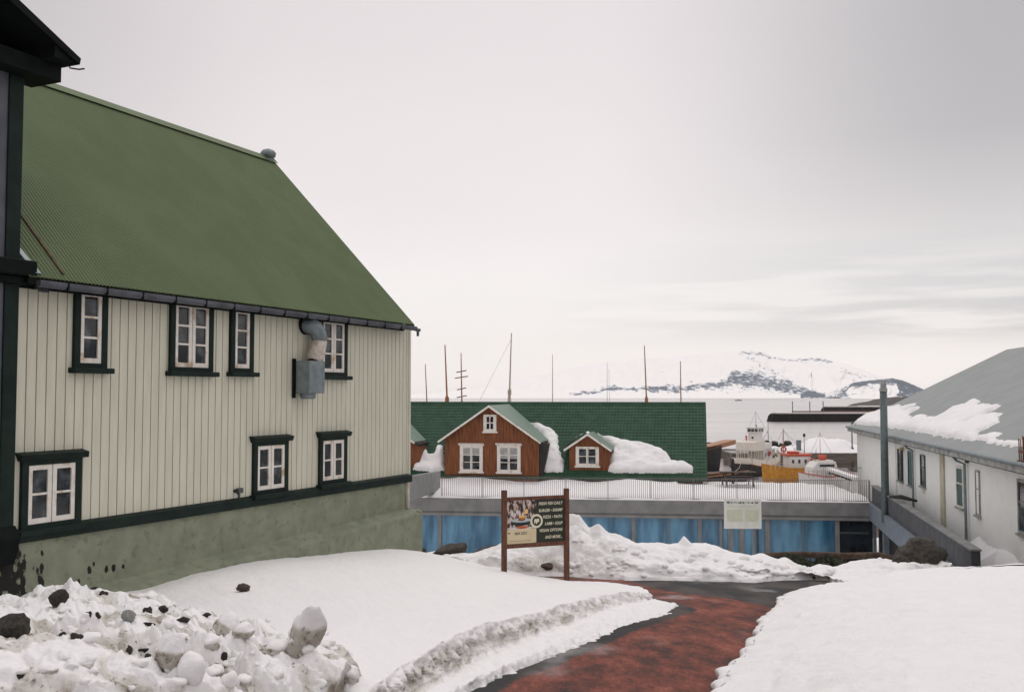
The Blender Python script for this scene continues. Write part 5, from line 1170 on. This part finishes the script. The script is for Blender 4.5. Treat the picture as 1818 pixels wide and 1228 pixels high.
# --- dark hulled boat at the left, behind the roof edge
bt = P(1272, 850, 156); t = empty('wooden_boat', (bt.x-7.6, 156, SEA), R(8)); tag(t, 'black hulled wooden boat with brown rail, half hidden behind the green roof', 'boat')
h_, d_, b_ = hull(16, 5, 2.6, 1.2); h_.build('hull', mt['black'], t, smooth=True, fix=False); d_.build('deck', mt['signwood'], t, fix=False); b_.build('rail', mt['signwood'], t); MB().box(-4, 0, -1.3, 1.3, 2.5, 4.4).build('deckhouse', mt['tan'], t, bevel=.05)
# --- orange fishing boat
bt = P(1404, 863, 130); t = empty('fishing_boat', (bt.x, 130, SEA), R(180+6)); tag(t, 'orange hulled fishing boat with white cabin and red cabin roof', 'boat')
h_, d_, b_ = hull(7.2, 3.0, 2.5, .45); h_.build('hull', mt['orange'], t, smooth=True, fix=False); d_.build('deck', mt['tan'], t, fix=False); b_.build('rail', mt['orange'], t)
c = MB().box(-2.3, .6, -1.1, 1.1, 2.2, 4.05).build('cabin', mt['bwhite'], t, bevel=.08); MB().box(-2.5, .9, -1.2, 1.2, 4.05, 4.32).build('roof', mt['red'], c, bevel=.05); wrow(c, -2.0, .5, 3, 1.12, 3.1, 3.6, fx=.35, name='porthole'); wrow(c, -2.0, .5, 3, -1.12, 3.1, 3.6, fx=.35, name='porthole')
MB().box(-1.0, .3, -.6, .6, 4.33, 4.65).build('liferaft_box', mt['red'], t, bevel=.1); lifering(t, -2.3, 1.5, 3.4, .3); lifering(t, .9, 0, 4.9, .3)
for x in (2.9, 2.4): MB().tube([(x, .7, 2.2), (x-.15, .7, 4.1)], .07, 8).build('gallows_post', mt['cream'], t)
MB().tube([(.9, 0, 4.4), (.9, 0, 7.6)], [.06, .03], 6).build('mast', mt['tan'], t); MB().tube([(-1.9, 0, 4.4), (-1.9, 0, 6.6)], [.05, .02], 6).tube([(-1.9, 0, 6.5), (-1.9, 0, 6.9)], .17, 8).build('radar_mast', mt['black'], t)
m = MB()
for e in ((3.4, 0, 2.9), (-3.4, 0, 2.9), (-.5, 1.2, 4.2), (2.0, 1.4, 2.9)): m.tube([(.9, 0, 7.4), e], .018, 4)
m.build('rigging', mt['gutter'], t)
m = MB()
for i in range(12): m.tube([(-3.4+i*.6, 1.42, 2.4), (-3.4+i*.6, 1.42, 3.2)], .02, 4)
m.tube([(-3.4, 1.42, 3.2), (3.2, 1.42, 3.2)], .02, 4); m.build('guard_rail', mt['cream'], t)
MB().box(1.3, 2.0, -.5, .5, 2.3, 2.9).build('fish_crate', mt['curtain'], t, bevel=.03); MB().box(-3.1, -2.6, .2, .9, 2.3, 3.0).build('net_drum', mt['teal'], t, bevel=.05)
# --- white cabin boat
bt = P(1461, 868, 124); t = empty('white_cabin_boat', (bt.x, 124, SEA), R(180+14)); tag(t, 'white cabin boat with orange buoys on its roof, right of the orange boat', 'boat')
h_, d_, b_ = hull(6.2, 2.8, 1.9, .5); h_.build('hull', mt['bwhite'], t, smooth=True, fix=False); d_.build('deck', mt['bwhite'], t, fix=False); b_.build('rail', mt['red'], t)
c = MB().box(-1.5, 1.9, -1.05, 1.05, 1.8, 3.0).prism([(1.9, -1.0, 3.0), (-1.5, -1.0, 3.0), (-1.2, -.9, 3.75), (1.2, -.9, 3.75)], (0, 1.95, 0)).build('cabin', mt['bwhite'], t, bevel=.06)
wrow(c, -1.3, -.1, 3, 1.07, 2.2, 2.8); MB().box(-1.0, 1.0, .95, 1.08, 3.15, 3.4).build('window', mt['glass'], c); MB().box(-1.1, .9, -.7, .7, 3.76, 3.9).build('roof', mt['cream'], c)
random.seed(4)
for i in range(5): MB().tube([(-.1+i*.22-.3, random.uniform(-.3, .5), 3.9), (-.1+i*.22-.3, random.uniform(-.1, .3), 4.5)], [.22, .16], 8).build('buoy', mt['red'], t, smooth=True)
MB().tube([(.3, 0, 3.8), (.3, 0, 7.4)], [.04, .02], 6).build('mast', mt['tan'], t)
m = MB()
for i in range(3): m.tube([(.8+i*.15, 0, 3.8), (.9+i*.1, .1, 5.4-i*.3)], [.03, .02], 5)
m.build('aerial', mt['rail'], t)
m = MB()
for i in range(10): m.tube([(-2.7+i*.6, 1.28, 1.9), (-2.7+i*.6, 1.28, 2.7)], .018, 4)
m.tube([(-2.7, 1.28, 2.7), (2.7, 1.28, 2.7)], .018, 4); m.tube([(.3, 0, 7.2), (2.9, 0, 2.3)], .015, 4); m.tube([(.3, 0, 7.2), (-2.8, 0, 2.2)], .015, 4); m.build('guard_rail', mt['gutter'], t)
# gangway with fenders
a = P(1468, 831, 122); b = P(1521, 849, 118); t = empty('gangway', (a+b)/2); tag(t, 'white snow covered gangway hung with black fenders', 'gangway'); c0 = (a+b)/2
MB().beam(a-c0, b-c0, 1.1, .35).build('deck', mt['bwhite'], t, bevel=.05)
for k in range(5): p = (a-c0).lerp(b-c0, .25+.12*k)+V((0, -.6, -.25)); MB().tube([p+V((0, 0, -.3)), p+V((0, 0, -.2)), p+V((0, 0, .2)), p+V((0, 0, .3))], [.1, .26, .26, .1], 10).build('fender', mt['black'], t, smooth=True)
a = P(1450, 853, 110); 
# quay wall behind the boats, with bands
q0 = P(1300, 803.5, 165); q1 = P(1700, 803.5, 165); t = empty('quay', ((q0.x+q1.x)/2, 165, SEA)); tag(t, 'stained brown quay wall with floating walkways behind the boats', 'quay')
hw = (q1.x-q0.x)/2; MB().box(-hw, hw, 0, 7, -1, q0.z-SEA-.15).build('wall', mt['quay'], t); MB().box(-hw, hw, -.1, 7, q0.z-SEA-.15, q0.z-SEA).build('coping', mt['wconc'], t)
for k, (z, y) in enumerate(((.45, -8), (.4, -16), (.4, -24))): MB().box(-hw*.1, hw, y-1.2, y+1.2, .1, z).build('pontoon', mt['quay'], t)
for k in range(6): MB().box(-hw*.1+k*4.2, -hw*.1+k*4.2+.3, -8.8, -8.4, 0, 1.6).build('pile', mt['table'], t)
# snow mound and lamp post on the quay
m = MB(); rows = []
for j in range(16):
    row = []
    for i in range(70):
        px = 1395+(1560-1395)*i/69; pk = interp([(1395, 801), (1420, 788), (1435, 779), (1460, 776), (1500, 778), (1515, 790), (1560, 795)], px)
        tt = j/15; Y = 165+14*tt; top = P(px, pk, 172); bot = P(px, 803.5, 165)
        z = bot.z + (top.z-bot.z)*sin(pi/2*min(1, tt*2))*(1 if tt < .5 else 1-(tt-.5)*1.2) + .35*fr(V((px*.05, tt*3, 0)), 4)*(0 if j == 0 else 1); row.append((P(px, 800, Y).x, Y, z))
    rows.append(row)
o = MB().grid(rows).build('snow_mound', SNOW, smooth=True, fix=False); tag(o, 'long snow mound on the quay between boats and dark breakwaters', 'snow mound')
m = MB(); 
rows = []
for j in range(8):
    rows.append([(P(1340+(1410-1340)*i/30, 800, 166+6*j/7).x, 166+6*j/7, P(1370, 803.5, 165).z + (0 if j == 0 else 1.0*sin(pi*j/7*.7+.3)*(.8+.3*noise.noise(V((i*.3, j*.4, 0)))))) for i in range(31)])
o = MB().grid(rows).build('snow_mound', SNOW, smooth=True, fix=False); tag(o, 'low snow strip on the quay right of the tall wheelhouse', 'snow mound')
t = empty('lamp_post', P(1513, 797, 168)); tag(t, 'slim lamp post on the snow mound by the warehouse corner', 'lamp post'); MB().tube([(0, 0, 0), (0, 0, 4.4)], [.12, .08], 8).build('shaft', mt['gutter'], t); MB().box(-.2, .2, -.2, .2, 0, .25).build('base', mt['black'], t); MB().box(-.1, .9, -.1, .1, 4.3, 4.5).build('lamp_head', mt['gutter'], t)
t = empty('utility_cabinet', P(1418, 796, 165.5)); tag(t, 'small grey utility cabinet in front of the snow mound', 'cabinet'); MB().box(-.35, .35, -.3, .3, -.3, 1.3).build('casing', mt['vent'], t, bevel=.03); MB().box(-.4, .4, -.35, .35, 1.3, 1.38).build('lid', mt['dgrey'], t)
# rocks of the inner breakwater
random.seed(9)
for i in range(26):
    px = 1258+i*5.6; 
    if 1285 < px < 1333: continue
    py = 783 if px < 1290 else 782+random.uniform(-3, 5); Y = 192
    p = P(px, py, Y); s = Y/F; put('breakwater_rock', rock_mesh(80+i % 9, sub=2), p+V((0, 0, -.7)), (7*s/2*random.uniform(1.1, 1.7), 1, 12*s/2*random.uniform(.7, 1.2)), (0, 0, random.uniform(0, 6)), mt['rock'], 'dark rock in the low breakwater behind the boats', 'rock', 'rocks of the inner breakwater')
m = MB(); rows = []
for j in range(6): rows.append([(P(1240+(1560-1240)*i/40, 780, 186+3*j).x, 186+3*j, SEA-.5+(1.9 if 0 < j < 5 else 0)*(.9+.2*noise.noise(V((i*.4, j, 0))))) for i in range(41)])
o = MB().grid(rows).build('rubble_base', mt['rock'], smooth=True, fix=False); tag(o, kind='structure')
# brown timber jetty at left behind roof edge
a = P(1250, 796, 172); b = P(1296, 784, 186); o = MB().beam(a, b, 2.2, .8).build('timber_jetty', mt['tan']); tag(o, 'rust brown timber jetty left of the tour boat', 'jetty')
# outer breakwaters
def pier(px0, px1, pyt, pyb, label, snow=True, name='breakwater', extra=1700, dY=30):
    Y = -SEA*F/(pyb-700.0); a = P(px0, pyt, Y); b = P(extra, pyt, Y); t = empty(name, ((a.x+b.x)/2, Y, SEA)); tag(t, label, 'breakwater'); hw = (b.x-a.x)/2; h = a.z-SEA; m = MB(); rows = []
    n = 90
    for j, (yy, zf_) in enumerate(((0, -.1), (.3, .85), (.8, 1.0), (dY*.3, 1.0), (dY*.4, -.1))):
        rows.append([(-hw+2*hw*i/n, yy*1.0+.8*noise.noise(V((i*.5, j, 1))), zf_*h*(1+.05*noise.noise(V((i*.7, j, 3))))*(1 if i else .7)) for i in range(n+1)])
    m.grid(rows); m.f.append((0, (n+1), 2*(n+1), 3*(n+1), 4*(n+1))); m.build('wall', mt['pierwood'], t, fix=False)
    if snow:
        MB().box(-hw+2, hw, 1.5, dY*.3, h*1.02, h*1.02+.5).build('snow_cap', mt['bwhite'], t)
    return t, hw, h
t, hw, h = pier(1373, 0, 734.5, 748.5, 'long dark breakwater with pale top, nearest of the two in the bay')
for px in (1412, 1443, 1467): 
    x = P(px, 735, 437).x-t.location.x; MB().tube([(x, 4, h), (x, 4, h+5.5)], .18, 6).build('beacon_pole', mt['gutter'], t)
Y = 470; a = P(1411, 729.5, Y); b = P(1700, 729.5, Y); o = MB().box(a.x, b.x, Y, Y+5, a.z-1.6, a.z).build('red_jetty', mt['rust']); 
o['label'] = 'thin rust brown jetty just behind the nearest breakwater'; o['category'] = 'jetty'
MB_ = pier(1466, 0, 722.5, 733.5, 'short black breakwater farther out in the bay with snow on top', extra=1720)
# rocky islet
m = MB(); rows = []; n = 60
for j in range(9):
    row = []
    for i in range(n+1):
        px = 1500+(1740-1500)*i/n; tp = interp([(1500, 722), (1515, 716), (1540, 712), (1565, 707), (1590, 704), (1602, 704.5), (1640, 700), (1740, 698)], px); Y = 1000+12*j; top = P(px, tp, 1040).z
        k = sin(pi*j/8); row.append((P(px, 710, Y).x, Y, SEA-1+(top-SEA+1)*k*(1+.10*fr(V((px*.09, j*.6, 0)), 4))))
    rows.append(row)
o = MB().grid(rows).build('rocky_islet', mt['rock'], smooth=False, fix=False); tag(o, kind='structure')
a = P(1530, 720, 940); b = P(1720, 720, 940); o = MB().box(a.x, b.x, 940, 952, SEA-1, a.z).build('snowy_spit', mt['bwhite'], bevel=.5); tag(o, kind='structure')
# tiny boat on the far water
p = P(1311, 710.5, 1900); t = empty('distant_boat', (p.x, p.y, SEA)); tag(t, 'tiny distant boat on the open water under the mountain', 'boat'); h_, d_, b_ = hull(12, 4, 1.6, .6); h_.build('hull', mt['gutter'], t, fix=False); MB().box(-2, 2, -1, 1, 1.5, 3.5).build('cabin', mt['cream'], t)
# ---- sailing vessels behind the harbour house: only their masts show above the roof
def ship(name, label, masts, Y, heading, L, mat_h='black'):
    cx = sum(P(px, 700, Y).x for px, *_ in masts)/len(masts); t = empty(name, (cx, Y, SEA), heading); tag(t, label, 'sailing ship')
    h_, d_, b_ = hull(L, L*.24, 2.0, .8); h_.build('hull', mt[mat_h], t, smooth=True, fix=False); d_.build('deck', mt['tan'], t, fix=False); b_.build('rail', mt['tan'], t); MB().box(-L*.3, -L*.1, -1.2, 1.2, 1.8, 3.6).build('deckhouse', mt['bwhite'], t, bevel=.05)
    R_ = Matrix.Rotation(-heading, 3, 'Z')
    for px, pxt, pyt, r, mat, kind in masts:
        a = P(px, 716, Y); b = P(pxt, pyt, Y); dz = (a.z-SEA-1.5); dirn = (b-a)/(b.z-a.z); a0_ = a-dirn*dz
        l0 = R_ @ (a0_-V((cx, Y, SEA))); l1 = R_ @ (b-V((cx, Y, SEA))); lm = l0.lerp(l1, .62)
        mast = MB().tube([l0, lm, lm.lerp(l1, .03), l1], [r*1.15, r*.95, r*.6, r*.35], 8).build('mast', mt[mat], t)
        if kind == 'topsail':
            for f_, w_ in ((.855, .62), (.81, .80), (.72, .55), (.66, .6)):
                if w_: c = l0.lerp(l1, f_); e = R_ @ V((w_, 0, .12)); MB().tube([c-e, c+e], .06, 6).build('yard', mt['black'], mast)
        if kind in ('gaff', 'topsail', 'stay'):
            m = MB()
            for sx in (-1, 1):
                for q in (2.2, 3.4): m.tube([l0.lerp(l1, .62), l0+(R_ @ V((sx*q*.6, q*.2, 0)))], .012, 4)
            m.build('shroud', mt['gutter'], mast)
        if kind == 'gaff': c = l0.lerp(l1, .60); MB().tube([c, c+(R_ @ V((-1.1, 0, -4.2)))], .07, 6).build('boom', mt['tan'], mast)
        if kind == 'stay': MB().tube([l0.lerp(l1, .96), l0.lerp(l1, .0)+(R_ @ V((-5.6, 0, 5.2)))], .018, 4).build('stay', mt['gutter'], mast)
        c = l0.lerp(l1, .60); MB().tube([c-V((0, 0, .25)), c+V((0, 0, .25))], r*1.35, 8).build('crosstree', mt[mat], mast)
    return t
Ys = 120
ship('schooner', 'three-masted schooner, brown masts rising left behind the green roof', [(758, 755, 646, .13, 'tan', ''), (794, 790, 612, .19, 'tan', 'gaff'), (820, 818.5, 626, .15, 'tan', 'topsail')], Ys, R(15), 24)
ship('sailing_yacht', 'sailing vessel with one tall pale mast and long stay behind the gable', [(904, 908, 591, .17, 'mastgrey', 'stay')], Ys, R(10), 17)
ship('sloop', 'sloop with a slim pale mast right of the tall pale mast', [(981, 981, 629, .10, 'mastgrey', '')], Ys, R(20), 10, 'bwhite')
ship('grey_sloop', 'sloop with a thin grey mast between pale and brown masts', [(1078, 1078, 643, .045, 'vent', ''), (1082, 1081, 655, .035, 'vent', '')], Ys, R(5), 9, 'bwhite')
ship('two_master', 'ketch with two brown masts above the right part of the roof', [(1148, 1144, 613, .15, 'tan', ''), (1209, 1208, 641, .13, 'tan', '')], Ys, R(-8), 18)
# ================================================================== AIR
hz = bpy.data.materials.new('thin_haze'); hz.use_nodes = True; t = hz.node_tree; t.nodes.clear(); o_ = N(t, 'ShaderNodeOutputMaterial'); pv_ = N(t, 'ShaderNodeVolumePrincipled')
pv_.inputs['Color'].default_value = (.97, .95, .95, 1); pv_.inputs['Density'].default_value = 0.00007; pv_.inputs['Anisotropy'].default_value = .2; t.links.new(pv_.outputs[0], o_.inputs['Volume'])
HAZE = True
if HAZE:
    o = MB().box(-9500, 9500, -60, 5600, -20, 300).build('haze', hz, recenter=False); tag(o, kind='stuff'); o.data.materials[0] = hz
